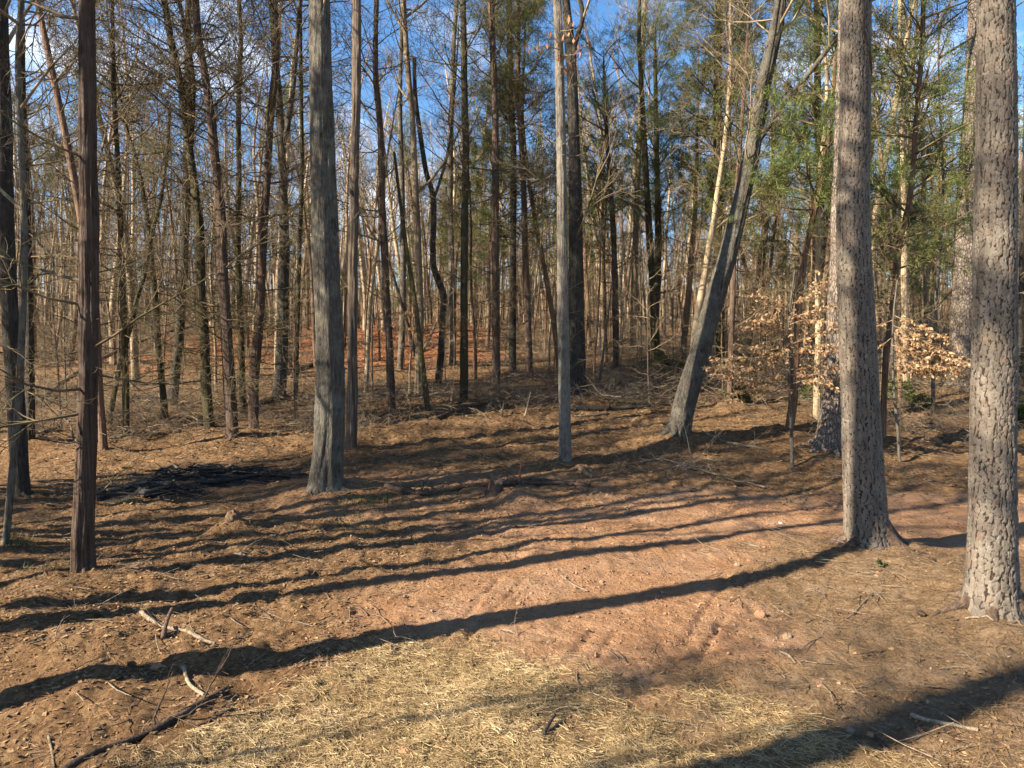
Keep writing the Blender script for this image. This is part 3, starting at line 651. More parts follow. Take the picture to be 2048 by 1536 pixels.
def hero(tr, idx):
    rs = random.Random(idx * 7 + 3)
    rnd.seed(idx * 101 + 5)
    D = tr['depth']; b = tr['base']; loc = Vector((b.x, b.y, b.z))
    C = wpath(tr, tr['p'], None, .10 if tr.get('hi') else .2)
    C[:, 2] += b.z - C[0, 2]
    # the stem leans a little in depth as well
    hh = C[:, 2] - C[0, 2]
    C[:, 1] += hh * tr.get('ly', rs.uniform(-.02, .03)) if not tr['sp'] == 'snag' else hh * .02
    topz = C[-1, 2]
    frame_h = len(C)
    w0, w1 = tr['w']
    R = np.interp(np.linspace(0, 1, len(C)), [0, .12, 1], [w0 * 1.0, w0 * .92 + w1 * .08, w1]) / 2 * D / FPX * tr['k']
    snag = tr['sp'] == 'snag'
    if not snag:                                           # the tree goes on above the picture
        ext = tr.get('ext', {'pine': 7., 'bare': 5.5, 'cedar': 3.5, 'green': 3.0}[tr['sp']])
        n = max(4, int(ext / .5)); d = C[-1] - C[-4]; d /= np.linalg.norm(d)
        E = [C[-1]]
        for k in range(n):
            d = d * .9 + np.array([0, 0, .1]) + np.array(tuple(rv(.03))); d /= np.linalg.norm(d); E.append(E[-1] + d * ext / n)
        E = np.array(E[1:])
        RE = np.linspace(R[-1], .25 * R[-1], n + 1)[1:]
        if tr['sp'] == 'pine': RE = np.linspace(R[-1], .45 * R[-1], n + 1)[1:]
        C = np.concatenate([C, E]); R = np.concatenate([R, RE])
    else:                                                  # snapped top
        d = C[-1] - C[-2]; d /= np.linalg.norm(d)
        C = np.concatenate([C, [C[-1] + d * .06, C[-1] + d * .065]]); R = np.concatenate([R, [R[-1] * .7, .001]])
    C = np.concatenate([[C[0] - np.array([0, 0, .25])], C]); R = np.concatenate([[R[0]], R])
    sides = 80 if tr.get('hi') and tr['m'] != 'pine_far' else 36 if tr.get('hi') else 14
    RR, h = bole(C, R, sides, tr.get('flare', .45), idx, .05 if tr['m'] not in ('cedar', 'snag', 'cedar_moss') else .085)
    if snag: RR[-1] = .001
    e = empty(tr['n'], loc, tr['l'], 'tree', None)
    mat = M[tr['m']]
    L = np.array(tuple(loc))
    V, F_ = ring_mesh(C - L, RR, sides)
    Vs, Fs, n0 = [V], [F_], len(V)
    stems = [(C, R)]
    for fp, fw in tr.get('forks', []):
        fc = wpath(tr, fp, None, .2); fc[:, 1] += (fc[:, 2] - b.z) * 0.0
        # start inside the main stem
        k = np.argmin(np.linalg.norm(C - fc[0], axis=1)); fc += np.linspace(1, 0, len(fc))[:, None] * (C[k] - fc[0])
        fr = np.linspace(fw, fw * .75, len(fc)) / 2 * D / FPX * tr['k']
        d = fc[-1] - fc[-3]; d /= np.linalg.norm(d); ex = []; p = fc[-1]
        for q in range(6): d = d * .9 + np.array([0, 0, .1]); d /= np.linalg.norm(d); p = p + d * .6; ex.append(p)
        fc = np.concatenate([fc, ex]); fr = np.concatenate([fr, np.linspace(fr[-1], fr[-1] * .3, 6)])
        fR, _ = bole(fc, fr, 12, 0, idx + 50)
        v, f = ring_mesh(fc - L, fR, 12); Vs.append(v); Fs.append(f + n0); n0 += len(v); stems.append((fc, fr))
    link('trunk', new_mesh('trunk', np.concatenate(Vs), np.concatenate(Fs), mat), e)
    if R[0] > .1 and not snag: roots(e, float(R[0]), mat, idx, 5 if R[0] < .2 else 7, 2.3)
    br = tr.get('br', 1.); ball = lambda el: (lambda a: Vector((math.cos(a) * math.cos(el), math.sin(a) * math.cos(el), math.sin(el))))(rs.uniform(0, 6.28))
    mb = MB(); tips = []
    for si, (SC_, SR) in enumerate(stems):
        hz = SC_[:, 2] - b.z; tot = hz[-1]; N_ = len(SC_)
        def pick(lo, hi):
            h0_ = max(0., hz[0]); hgt = h0_ + rs.uniform(lo, hi) * (tot - h0_); i = int(np.clip(np.searchsorted(hz, hgt), 1, N_ - 1)); return i, Vector(SC_[i] - L), hz[i] / tot, float(SR[i])
        if tr['sp'] == 'pine':
            for k in range(26):
                i, p, f, r = pick(.62, 1.)
                if hz[i] > topz - b.z + .5: grow(mb, p, ball(rs.uniform(-.1, .6)), rs.uniform(1.6, 3.2), .035, 0, 2, (4, 3), .14, .05, tips, .006)
        elif tr['sp'] in ('cedar', 'green'):
            for k in range(int((tot - max(0., hz[0])) * 7.0 * br)):
                i, p, f, r = pick(.07, .99)
                el = (-.2 + 1.05 * f) + rs.uniform(-.35, .35)
                Lb = rs.uniform(.5, 1.25) * (.8 + .9 * math.sin(f * 2.6))
                green = tr['sp'] == 'green' and hz[i] > tr.get('g0', 6)
                d = ball(el)
                if not green and rs.random() < .3: put_branch(e, 'stub', p + d * r * .6, d, rs.uniform(.1, .4), rs)
                elif green: put_branch(e, 'bough', p + d * r * .5, d, Lb * 1.35, rs)
                else: put_branch(e, 'dead', p + d * r * .5, d, Lb * 1.4, rs)
            if tr['sp'] == 'cedar' and idx % 2 == 0:
                for k in range(9):
                    i, p, f, r = pick(.8, .99); put_branch(e, 'bough', p, ball(.5), 1.1, rs)
        elif tr['sp'] == 'snag':
            for k in range(int(tot * 3.5 * br)):
                i, p, f, r = pick(.1, .93); d = ball(rs.uniform(-.2, .7))
                put_branch(e, 'stub' if rs.random() < .5 else 'dead', p + d * r * .5, d, rs.uniform(.15, .8), rs)
        else:
            for k in range(int(tot * 2.8 * br)):
                i, p, f, r = pick(.25, .99); d = ball(rs.uniform(.25, 1.0)); big = rs.random() < (f - .2)
                put_branch(e, 'limb', p + d * r * .5, d, rs.uniform(1.8, 4.0) if big else rs.uniform(.5, 1.4), rs)
    if mb.t:
        cr_ = link('crown', mb.mesh('crown', M['twig']), e)
        v, f = sprays(tips, 8, .22, .012, .7, .05); link('foliage', new_mesh('foliage', v, f, M['needles'], False), cr_)
    return e

# near pines: every bark scale is raised from the trunk's surface
def roots(parent, R, mat, seed, n=6, reach=2.6):
    rs = random.Random(seed); mb = MB(); a0 = rs.uniform(0, 6.28); b = parent.location
    for k in range(n):
        a = a0 + k * 6.28 / n + rs.uniform(-.35, .35); L = R * rs.uniform(.65, 1.25) * reach; pts, rad = [], []
        for i in range(8):
            t = i / 7; d = R * .45 + (L - R * .45) * t; aa = a + .35 * math.sin(t * 2.5 + k) * t
            x, y = math.cos(aa) * d, math.sin(aa) * d; g_ = float(H(np.array([b.x + x]), np.array([b.y + y]))[0]) - b.z
            r = R * (.42 * (1 - t) ** 1.4 + .04)
            pts.append((x, y, g_ + -r * .15 + R * .85 * (1 - t) ** 3.2 - .015)); rad.append(r)
        mb.tube(pts, rad, 8)
    return link('roots', mb.mesh('roots', mat), parent)
def scaly_pine(tr, seed, sides, step, mesh_top):
    D = tr['depth']; b = tr['base']; L = np.array((b.x, b.y, b.z))
    C = wpath(tr, tr['p'], None, step); C[:, 2] += b.z - C[0, 2]
    pr = [at_depth(px, py, D).z for px, py in tr['p']]
    R = np.interp(C[:, 2], pr, np.array(tr['w']) / 2 * D / FPX) * tr['k']
    C = np.concatenate([C[:1] - np.array([[0, 0, .24]]), C[:1] - np.array([[0, 0, .12]]), C]); R = np.concatenate([R[:1], R[:1], R])
    n = len(C); a = np.arange(sides) * 2 * np.pi / sides
    h = np.concatenate([[0], np.cumsum(np.linalg.norm(np.diff(C, axis=0), axis=1))])
    rs = np.random.RandomState(seed)
    Rm = float(np.median(R)); circ = 2 * np.pi * Rm
    cw, ch = .060, .082
    nc = int(round(circ / cw))
    uu = (a / (2 * np.pi) * nc)[None, :] + np.zeros((n, 1)); vv = (h / ch)[:, None] + np.zeros((1, sides))
    per = lambda q, kk: vnoise(np.cos(a)[None, :] * q + vv * 0 + 9, np.sin(a)[None, :] * q + vv * 1.3 + kk, kk)
    uu = uu + (per(4, 1) - .5) * .6 + (per(14, 2) - .5) * .45 + (per(30, 6) - .5) * .25
    vv = vv + (per(4, 3) - .5) * .6 + (per(14, 4) - .5) * .4 + (per(30, 5) - .5) * .22
    JX = rs.rand(600, nc) * .6 + .2; JY = rs.rand(600, nc) * .4 + .3 + .5 * (np.arange(nc) % 2)[None, :] - .25; ID = rs.rand(600, nc); HT = rs.rand(600, nc)
    MG = rs.rand(600, nc) < .3
    f1 = np.full((n, sides), 9.); f2 = f1.copy(); g1 = np.zeros((n, sides), int); g2 = g1.copy(); x1 = np.zeros((n, sides)); y1 = x1.copy(); x2 = x1.copy(); y2 = x1.copy(); pid = np.zeros((n, sides)); pht = pid.copy()
    ci = np.floor(uu).astype(int); cj = np.floor(vv).astype(int)
    for di in (-1, 0, 1):
        for dj in (-1, 0, 1):
            I = ci + di; J = cj + dj; Im = I % nc; Jm = J % 600
            ddx = I + JX[Jm, Im] - uu; ddy = J + JY[Jm, Im] - vv
            d = np.maximum(np.abs(ddx), np.abs(ddy) * .9) * .85 + np.sqrt(ddx ** 2 + ddy ** 2) * .15
            gid = (J + MG[Jm, Im]) * 1000 + Im
            c1 = d < f1; c2 = (~c1) & (d < f2)
            f2 = np.where(c1, f1, np.where(c2, d, f2)); g2 = np.where(c1, g1, np.where(c2, gid, g2)); x2 = np.where(c1, x1, np.where(c2, ddx, x2)); y2 = np.where(c1, y1, np.where(c2, ddy, y2))
            pid = np.where(c1, ID[(J + MG[Jm, Im]) % 600, Im], pid); pht = np.where(c1, HT[(J + MG[Jm, Im]) % 600, Im], pht)
            g1 = np.where(c1, gid, g1); x1 = np.where(c1, ddx, x1); y1 = np.where(c1, ddy, y1); f1 = np.where(c1, d, f1)
    ori = np.abs(x2 - x1) / (np.abs(x2 - x1) + np.abs(y2 - y1) + 1e-6)
    edge = (f2 - f1) * (1.7 - 1.1 * sstep(.3, .75, ori))
    edge = np.where(g1 == g2, .6, np.minimum(edge, .6))
    crack = sstep(.0, .20, edge)
    tilt = (vv - cj - .5)
    K = crack * (.007 + .009 * pht) - .008 + crack * .005 * tilt + (per(22, 5) - .5) * .006
    lob = 1 + .4 * np.sin(5 * a + rs.rand() * 6) + .35 * np.sin(3 * a + rs.rand() * 6)
    fl = .75 * R[0] * np.exp(-np.clip(h - .20, 0, None) / .17)[:, None] * np.clip(lob, .2, None)[None, :]
    slow = R[:, None] * .03 * np.sin(2 * a[None, :] + h[:, None] * .9)
    RR = R[:, None] + K + fl + slow
    V, F_ = ring_mesh(C - L, RR, sides)
    e = empty('pine_tree', Vector(L), tr['l'], 'tree')
    roots(e, R[0] * .85, M['log'], seed, 7, 2.3)
    link('trunk', new_mesh('trunk', V, F_, M['pine'], True, {'edge': edge.ravel(), 'plate': pid.ravel()}), e)
    # upper bole and crown above the picture
    up = [C[-1]]
    for k in range(16): up.append(up[-1] + np.array([rs.randn() * .03, rs.randn() * .03, .6]))
    up = np.array(up); ur = np.linspace(R[-1], R[-1] * .3, len(up))
    uR, _ = bole(up, ur, 20, 0, seed, .03)
    v, f = ring_mesh(up - L, uR, 20)
    link('upper_trunk', new_mesh('upper_trunk', v, f, M['pine_far']), e)
    mb = MB(); tips = []; rnd.seed(seed)
    for k in range(30):
        i = rnd.randrange(4, len(up) - 1); aa = rnd.uniform(0, 6.28); el = rnd.uniform(-.1, .6)
        d = Vector((math.cos(aa) * math.cos(el), math.sin(aa) * math.cos(el), math.sin(el)))
        grow(mb, Vector(up[i]), d, rnd.uniform(1.4, 2.8), .035, 0, 2, (4, 3), .14, .05, tips, .006)
    c = link('crown', mb.mesh('crown', M['twig'], L), e)
    v, f = sprays(tips, 10, .22, .012, .7, .05)
    link('foliage', new_mesh('foliage', v - L, f, M['needles'], False), c)
    return e, C, R, L

pine_a, pc, prr, pl_ = scaly_pine(PINE_NEAR[0], 21, 164, .0112, None)
pine_b, pc2, prr2, pl2 = scaly_pine(PINE_NEAR[1], 22, 180, .0104, None)
# the vine scar that runs down the top of the inner pine
def on_pine(px, py, tr, C, R, out=.9):
    q = at_depth(px, py, tr['depth']); i = np.argmin(np.abs(C[:, 2] - q.z)); r = R[i]
    off = max(-.95 * r, min(.95 * r, q.x - C[i, 0]))
    return Vector((C[i, 0] + off, C[i, 1] - math.sqrt(r * r - off * off) * 1.0, q.z))
mb = MB()
vp = [on_pine(px, py, PINE_NEAR[0], pc, prr) for px, py in [(1712, 0), (1714, 40), (1712, 70), (1718, 95), (1726, 115), (1733, 138), (1738, 165)]]
mb.tube(vp, [.014, .018, .02, .024, .024, .02, .012], 6)
vine = link('vine', mb.mesh('vine', M['log'], pl_), pine_a)

for i, tr in enumerate(TREES): hero(tr, i)

# ------------------------------------------------------------------ tree kinds that fill the wood
def tpl_tree(kind, seed):
    """meshes of one tree standing at the origin: trunk, crown, foliage"""
    rnd.seed(seed); rs = random.Random(seed)
    mb = MB(); tips = []
    if kind == 'bare':
        Ht = rs.uniform(15, 20); r0 = rs.uniform(.10, .17)
    elif kind == 'cedar':
        Ht = rs.uniform(11, 15); r0 = rs.uniform(.085, .125)
    elif kind == 'green':
        Ht = rs.uniform(9.5, 13.5); r0 = rs.uniform(.085, .125)
    elif kind == 'pine':
        Ht = rs.uniform(17, 20); r0 = .245
    elif kind == 'sapling':
        Ht = rs.uniform(3.5, 6.); r0 = .022
    elif kind == 'pole':
        Ht = rs.uniform(7., 11.); r0 = rs.uniform(.04, .06)
    n = 22 if kind != 'sapling' else 8
    C = [np.array([0, 0, -.3])]; d = np.array([rs.uniform(-.05, .05), rs.uniform(-.05, .05), 1.]) if kind != 'pine' else np.array([0, 0, 1.])
    for k in range(n - 1):
        d = d + np.array([rs.gauss(0, .035 if kind != 'pine' else .008), rs.gauss(0, .035 if kind != 'pine' else .008), .0]); d[0] *= .97; d[1] *= .97; d /= np.linalg.norm(d); C.append(C[-1] + d * (Ht + .3) / (n - 1))
    C = np.array(C); t = np.linspace(0, 1, n); R = r0 * (1 - .8 * t ** 1.2)
    RR, _ = bole(C, R, 10 if kind != 'sapling' else 5, .3 if kind != 'sapling' else 0, seed, .05)
    v, f = ring_mesh(C, RR, RR.shape[1])
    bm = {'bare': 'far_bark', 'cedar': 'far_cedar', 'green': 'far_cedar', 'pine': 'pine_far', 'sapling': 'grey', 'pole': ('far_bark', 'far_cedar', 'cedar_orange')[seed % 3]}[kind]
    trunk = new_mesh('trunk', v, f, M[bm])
    def pick(lo, hi):
        t = rs.uniform(lo, hi); i = min(int(t * (n - 1)), n - 2); fr = t * (n - 1) - i
        return Vector(C[i] + (C[i + 1] - C[i]) * fr), t, float(R[i])
    def dirn(el):
        a = rs.uniform(0, 6.28); return Vector((math.cos(a) * math.cos(el), math.sin(a) * math.cos(el), math.sin(el)))
    if kind == 'bare':
        for k in range(13):
            p, t, r = pick(.34, .99); Lb = rs.uniform(2., 4.6) * (1.15 - .6 * t)
            grow(mb, p, dirn(rs.uniform(.5, 1.1)), Lb, min(.05, r * .6), 0, 3, (5, 4, 2), .13, .07, None, .0055)
        for k in range(14):
            p, t, r = pick(.1, .5); grow(mb, p, dirn(rs.uniform(.1, .7)), rs.uniform(.4, 1.6), .014, 0, 2, (4, 2), .18, .04, None, .006)
    elif kind == 'cedar':
        for k in range(60):
            p, t, r = pick(.1, .98); grow(mb, p, dirn(-.2 + 1. * t + rs.uniform(-.3, .3)), rs.uniform(.5, 1.9) * (1.1 - .4 * t), .014, 0, 2, (5, 2), .17, .05, None, .005)
        for k in range(16):
            p, t, r = pick(.78, .99); grow(mb, p, dirn(.6), rs.uniform(.6, 1.4), .014, 0, 1, (6,), .15, .04, tips, .006)
    elif kind == 'green':
        for k in range(30):
            p, t, r = pick(.1, .45); grow(mb, p, dirn(rs.uniform(-.3, .4)), rs.uniform(.4, 1.7), .013, 0, 2, (4, 2), .17, .02, None, .006)
        for k in range(38):
            p, t, r = pick(.36, .99); tp = [] ; grow(mb, p, dirn(rs.uniform(-.05, .75)), rs.uniform(.8, 2.6) * (1.25 - .8 * t), .015, 0, 2, (5, 2), .15, .03, tp, .006)
            if rs.random() < .55: tips += tp
    elif kind == 'pole':
        for k in range(16):
            p, t, r = pick(.3, .99); grow(mb, p, dirn(rs.uniform(.2, 1.)), rs.uniform(.4, 1.5), .010, 0, 2, (4, 2), .15, .06, None, .004)
    elif kind == 'pine':
        for k in range(36):
            p, t, r = pick(.62, .99); grow(mb, p, dirn(rs.uniform(-.05, .7)), rs.uniform(1.5, 3.4) * (1.4 - .8 * t), .04, 0, 2, (5, 3), .14, .05, tips, .007)
    else:
        for k in range(14):
            p, t, r = pick(.2, .98); grow(mb, p, dirn(rs.uniform(.1, .9)), rs.uniform(.4, 1.4), .008, 0, 2, (4, 2), .16, .05, None, .0035)
    cr_m = mb.mesh('crown', M['twig_warm' if kind in ('cedar', 'green') else 'twig'])
    fol = None
    if tips:
        if kind == 'pine': v, f = sprays(tips, 6, .24, .02, .7, .06)
        elif kind == 'green': v, f = sprays(tips, 20, .13, .021, .8, .055)
        else: v, f = sprays(tips, 8, .17, .04, .7, .08)
        fol = new_mesh('foliage', v, f, M['needles_dry' if seed % 3 == 0 else 'needles'], False)
    return trunk, cr_m, fol
NAMES = {'bare': 'bare_tree', 'cedar': 'cedar_tree', 'green': 'evergreen_cedar', 'pine': 'pine_tree', 'sapling': 'bare_sapling'}
TPL = {}
for kind, k in (('bare', 6), ('cedar', 4), ('green', 4), ('pine', 2), ('sapling', 4), ('pole', 4)):
    TPL[kind] = [tpl_tree(kind, 100 + 17 * i + len(kind)) for i in range(k)]
PROTO = {}
def copy_tree(root):
    c = root.copy(); COL.objects.link(c)
    for ch in root.children:
        d = ch.copy(); COL.objects.link(d); d.parent = c
        for gch in ch.children:
            e = gch.copy(); COL.objects.link(e); e.parent = d
    return c
def plant(kind, x, y, label, group, scale=1., i=None, lean=.03):
    i = rnd.randrange(len(TPL[kind])) if i is None else i
    key = (kind, i)
    if key not in PROTO:
        e = empty(NAMES[kind], (0, 0, 0), label, 'tree', group)
        t, c, f = TPL[kind][i]
        link('trunk', t, e); cc = link('crown', c, e)
        if f: link('foliage', f, cc)
        PROTO[key] = e; r = e
    else: r = copy_tree(PROTO[key])
    tag(r, label, 'sapling' if kind == 'sapling' else 'tree', group)
    r.location = (x, y, float(H(x, y)))
    r.rotation_euler = (rnd.gauss(0, lean), rnd.gauss(0, lean), rnd.uniform(0, 6.28))
    r.scale = (scale, scale, scale * rnd.uniform(.92, 1.1))
    return r
rnd.seed(77)
used = [(t['base'].x, t['base'].y) for t in TREES + PINE_NEAR]
def free(x, y, d):
    return all((x - a) ** 2 + (y - b_) ** 2 > d * d for a, b_ in used)
# evergreens that stand out in the photograph
for k, (px, py, s, lb) in enumerate([(1120,745,1.25,'shaggy evergreen whose crown fills the gap left of the slim pale tree'),(975,700,1.15,'evergreen with dark top behind the red streaked cedar'),
        (1180,700,1.15,'bushy evergreen right behind the stout forked oak'),(1365,725,1.2,'evergreen left of the leaning oak with drooping green boughs'),
        (1545,745,1.0,'yellow green evergreen under the limb of the leaning oak'),(1810,720,1.2,'evergreen between the near pines with a broad dark crown'),
        (1860,690,1.25,'evergreen beside the big shaded pine'),(1720,735,.9,'low evergreen hidden behind the near scaly pine'),(1500,690,1.3,'tall evergreen beyond the leaning oak'),
        (2010,690,1.15,'evergreen at the frame edge behind the nearest pine'),(820,690,.6,'small olive evergreen low behind the elbow tree'),(690,700,.55,'small evergreen beside the large grey oak'),
        (110,720,.7,'small dark evergreen beyond the big shredding cedar'),(580,690,.6,'low green evergreen between forked oak and large grey oak')]):
    p = at(px, py); plant('green', p.x, p.y, lb, 'evergreens that stand out in the wood', s, k % 4); used.append((p.x, p.y))
MARKS = [(-900, 'the frame edge'), (170, 'the shredding cedar'), (330, 'the mossy yellowish cedar'), (460, 'the front cedar'), (563, 'the forked oak'), (657, 'the large grey oak'), (772, 'the upswept cedar'), (884, 'the elbow tree'), (992, 'the red streaked cedar'), (1128, 'the slim pale tree'), (1260, 'the grey trunk'), (1410, 'the leaning oak'), (1590, 'the reddish cedar'), (1715, 'the vine scarred pine'), (1925, 'the big dark pine'), (3000, 'the frame edge')]
ORD = ['nearest', 'second nearest'] + [w + ' back' for w in 'third fourth fifth sixth seventh eighth ninth tenth eleventh twelfth thirteenth fourteenth fifteenth sixteenth seventeenth eighteenth nineteenth twentieth'.split()]
def name_by_place(items):
    bins = {}
    for o, kind in items:
        x, y = o.location.x, o.location.y; px = 1024 + FPX * x / y
        k = max(i for i in range(len(MARKS) - 1) if MARKS[i][0] <= px)
        bins.setdefault((k, kind), []).append((y, o))
    word = {'bare': 'bare tree', 'cedar': 'twiggy cedar', 'green': 'green topped cedar', 'sapling': 'thin sapling'}
    for (k, kind), L in bins.items():
        for j, (y, o) in enumerate(sorted(L, key=lambda t: t[0])):
            a_, b_ = MARKS[k][1], MARKS[k + 1][1]
            if a_ == 'the frame edge': where = 'left of the shredding cedar'
            elif b_ == 'the frame edge': where = 'right of the big dark pine'
            else: where = 'between ' + a_[4:] + ' and ' + b_[4:]
            o['label'] = word[kind] + ' on the rise ' + where + ', ' + ORD[min(j, len(ORD) - 1)]
placed = []
GL = {'bare': 'bare slender tree among many in the crowded wood on the rise', 'cedar': 'twiggy brown cedar among many in the crowded wood on the rise',
      'green': 'green topped cedar among many in the crowded wood on the rise', 'sapling': 'thin bare sapling growing between the bigger trunks'}
GG = {'bare': 'bare trees crowding the rise', 'cedar': 'twiggy cedars crowding the rise', 'green': 'green cedars crowding the rise', 'sapling': 'thin saplings under the trees'}
cnt = {'bare': 0, 'cedar': 0, 'green': 0, 'sapling': 0}
tries = 0
while sum(cnt.values()) < 255 and tries < 20000:
    tries += 1
    y = math.sqrt(rnd.uniform(21 ** 2, 74 ** 2)); x = rnd.uniform(-.80, .80) * y
    if not free(x, y, 1.0 if y > 30 else 1.6): continue
    u = rnd.random()
    gfrac = .07 if x < -.1 * y else .2
    kind = 'green' if u < gfrac else ('cedar' if u < gfrac + .28 else 'bare')
    placed.append((plant(kind, x, y, GL[kind], GG[kind], rnd.uniform(.75, 1.1)), kind)); used.append((x, y)); cnt[kind] += 1
ns = 0
while ns < 90:
    y = math.sqrt(rnd.uniform(19.5 ** 2, 48 ** 2)); x = rnd.uniform(-.78, .78) * y
    if not free(x, y, .5): continue
    placed.append((plant('sapling', x, y, GL['sapling'], GG['sapling'], rnd.uniform(.7, 1.3), lean=.07), 'sapling')); ns += 1
name_by_place(placed)
# the wood beside the clearing, beyond the frame: it throws the long shadows
def shade_tree(kind, px, py, s, scale, i=0, lb=None, tilt=None):
    p = at(px, py); q = p - SH * s
    o = plant(kind, q.x, q.y, lb or 'tree beside the clearing, out of the frame, casting a long shadow', 'trees beside the clearing outside the frame', scale, i, .012)
    if tilt is not None: o.rotation_euler = (-tilt * .915, -tilt * .403, 0)
    used.append((q.x, q.y))
shade_tree('pine', 0, 1410, 2.2, 1.0, 0, None, .03)
shade_tree('pine', 200, 1240, 4.5, .9, 1)
shade_tree('bare', 200, 1212, 3.5, 1.0, 1)
shade_tree('cedar', 600, 1388, 7.5, .55, 0)
shade_tree('pine', 1800, 1455, 13.5, 1.2, 1)
shade_tree('bare', 300, 1150, 6.5, .9, 2)
shade_tree('bare', 300, 1100, 4.5, .8, 3)
shade_tree('cedar', 300, 1068, 5.5, .9, 1)
for px, py, s in [(950,890,23),(700,935,24),(500,965,20)]:
    shade_tree('pine', px, py, s, rnd.uniform(.9, 1.05), rnd.randrange(2))
for k, (px, py, s) in enumerate([(400,1040,7),(500,1010,9.5),(600,960,11),(800,1030,12.5),(900,985,15),(500,925,12),(1000,945,17),(700,905,16),(500,1075,6.5),(300,1125,5.5),(700,1060,10),(1000,1010,14)]):
    shade_tree('bare', px, py, s, rnd.uniform(.85, 1.15), k % 6)
shade_tree('bare', 1650, 1430, 20, .95, 2)
nb = 0; tries = 0
while nb < 6 and tries < 5000:
    tries += 1
    y = rnd.uniform(14, 42); x = -(.78 * y + 1.5) - rnd.uniform(0, 24)
    if not free(x, y, 1.7): continue
    plant(rnd.choice(['bare', 'cedar', 'bare', 'cedar', 'green']), x, y, 'tree beside the clearing, out of the frame, casting a long shadow', 'trees beside the clearing outside the frame', rnd.uniform(.8, 1.05)); used.append((x, y)); nb += 1
# the far wood beyond, too many and too small to count
def far_tree(seed):
    t, c, f = tpl_tree('bare' if seed != 3 else 'cedar', 900 + seed)
    return t, c
def scatter_copies(name, label, cat, protos, P, S, kindmats=None):
    """one object that repeats a few small trees over the given places"""
    me = bpy.data.meshes.new(name); n = len(P)
    me.vertices.add(n); me.vertices.foreach_set('co', np.asarray(P, np.float32).ravel())
    for an, av, ty in (('size', S, 'FLOAT'), ('turn', nr.rand(n) * 6.28, 'FLOAT'), ('pick', nr.randint(0, len(protos), n), 'INT')):
        at_ = me.attributes.new(an, ty, 'POINT'); at_.data.foreach_set('value', np.asarray(av, np.float32 if ty == 'FLOAT' else np.int32))
    ng = bpy.data.node_groups.new(name, 'GeometryNodeTree')
    ng.interface.new_socket('Geometry', in_out='INPUT', socket_type='NodeSocketGeometry'); ng.interface.new_socket('Geometry', in_out='OUTPUT', socket_type='NodeSocketGeometry')
    gi = ng.nodes.new('NodeGroupInput'); go = ng.nodes.new('NodeGroupOutput')
    g2i = ng.nodes.new('GeometryNodeGeometryToInstance')
    for p in protos:
        oi = ng.nodes.new('GeometryNodeObjectInfo'); oi.inputs['Object'].default_value = p; oi.transform_space = 'ORIGINAL'
        gg = ng.nodes.new('GeometryNodeGeometryToInstance'); ng.links.new(oi.outputs['Geometry'], gg.inputs[0])
        ng.links.new(gg.outputs[0], g2i.inputs[0])
    def attr(nm, ty):
        a_ = ng.nodes.new('GeometryNodeInputNamedAttribute'); a_.data_type = ty; a_.inputs['Name'].default_value = nm; return a_.outputs['Attribute']
    ip = ng.nodes.new('GeometryNodeInstanceOnPoints')
    ng.links.new(gi.outputs[0], ip.inputs['Points']); ng.links.new(g2i.outputs[0], ip.inputs['Instance'])
    ip.inputs['Pick Instance'].default_value = True
    # the instances inside the bundle are picked by index
    ng.nodes.remove(g2i); jn = ng.nodes.new('GeometryNodeJoinGeometry')
    for nd_ in [q for q in ng.nodes if q.bl_idname == 'GeometryNodeGeometryToInstance']: ng.links.new(nd_.outputs[0], jn.inputs[0])
    ng.links.new(jn.outputs[0], ip.inputs['Instance'])
    ng.links.new(attr('pick', 'INT'), ip.inputs['Instance Index'])
    cx = ng.nodes.new('ShaderNodeCombineXYZ'); ng.links.new(attr('turn', 'FLOAT'), cx.inputs[2]); ng.links.new(cx.outputs[0], ip.inputs['Rotation'])
    ng.links.new(attr('size', 'FLOAT'), ip.inputs['Scale']); ng.links.new(ip.outputs[0], go.inputs[0])
    o = link(name, me); md = o.modifiers.new('copies', 'NODES'); md.node_group = ng
    return tag(o, label, cat, kind='stuff')
def join_mesh(name, a, b_):
    arr = []
    for me in (a, b_):
        V = np.empty(len(me.vertices) * 3, np.float32); me.vertices.foreach_get('co', V); F = np.empty(len(me.loops), np.int32); me.loops.foreach_get('vertex_index', F); arr.append((V.reshape(-1, 3), F.reshape(-1, 4)))
    return Two.build(name, arr[0][0], arr[0][1], a.materials[0], arr[1][0], arr[1][1], b_.materials[0])
protos = []
for i, (px, py) in enumerate([(310, 652), (720, 652), (1180, 650), (1600, 652)]):
    x = (px - 1024) / FPX * 78; t, c = TPL['bare' if i != 2 else 'cedar'][i][:2]
    o = link('bare_tree', join_mesh('bare_tree', t, c), None, (x, 78, float(H(x, 78.)))); o.rotation_euler = (0, 0, i * 1.3)
    tag(o, 'bare tree on the crest of the far rise, seen ' + ['left of the mossy yellowish cedar', 'right of large grey oak', 'right of stout dark oak', 'right of the reddish cedar'][i], 'tree', 'trees along the crest'); protos.append(o)
P, S = [], []; rnd.seed(5)
while len(P) < 1000:
    y = math.sqrt(rnd.uniform(46 ** 2, 210 ** 2)) if rnd.random() < .7 else rnd.uniform(48, 95); x = rnd.uniform(-.88, .88) * y
    if not free(x, y, .7): continue
    P.append((x, y, float(H0(x, y)))); S.append(rnd.uniform(.6, 1.1))
scatter_copies('distant_wood', 'far mass of bare trees on and beyond the crest of the rise', 'woods', protos, P, S)
sp = []
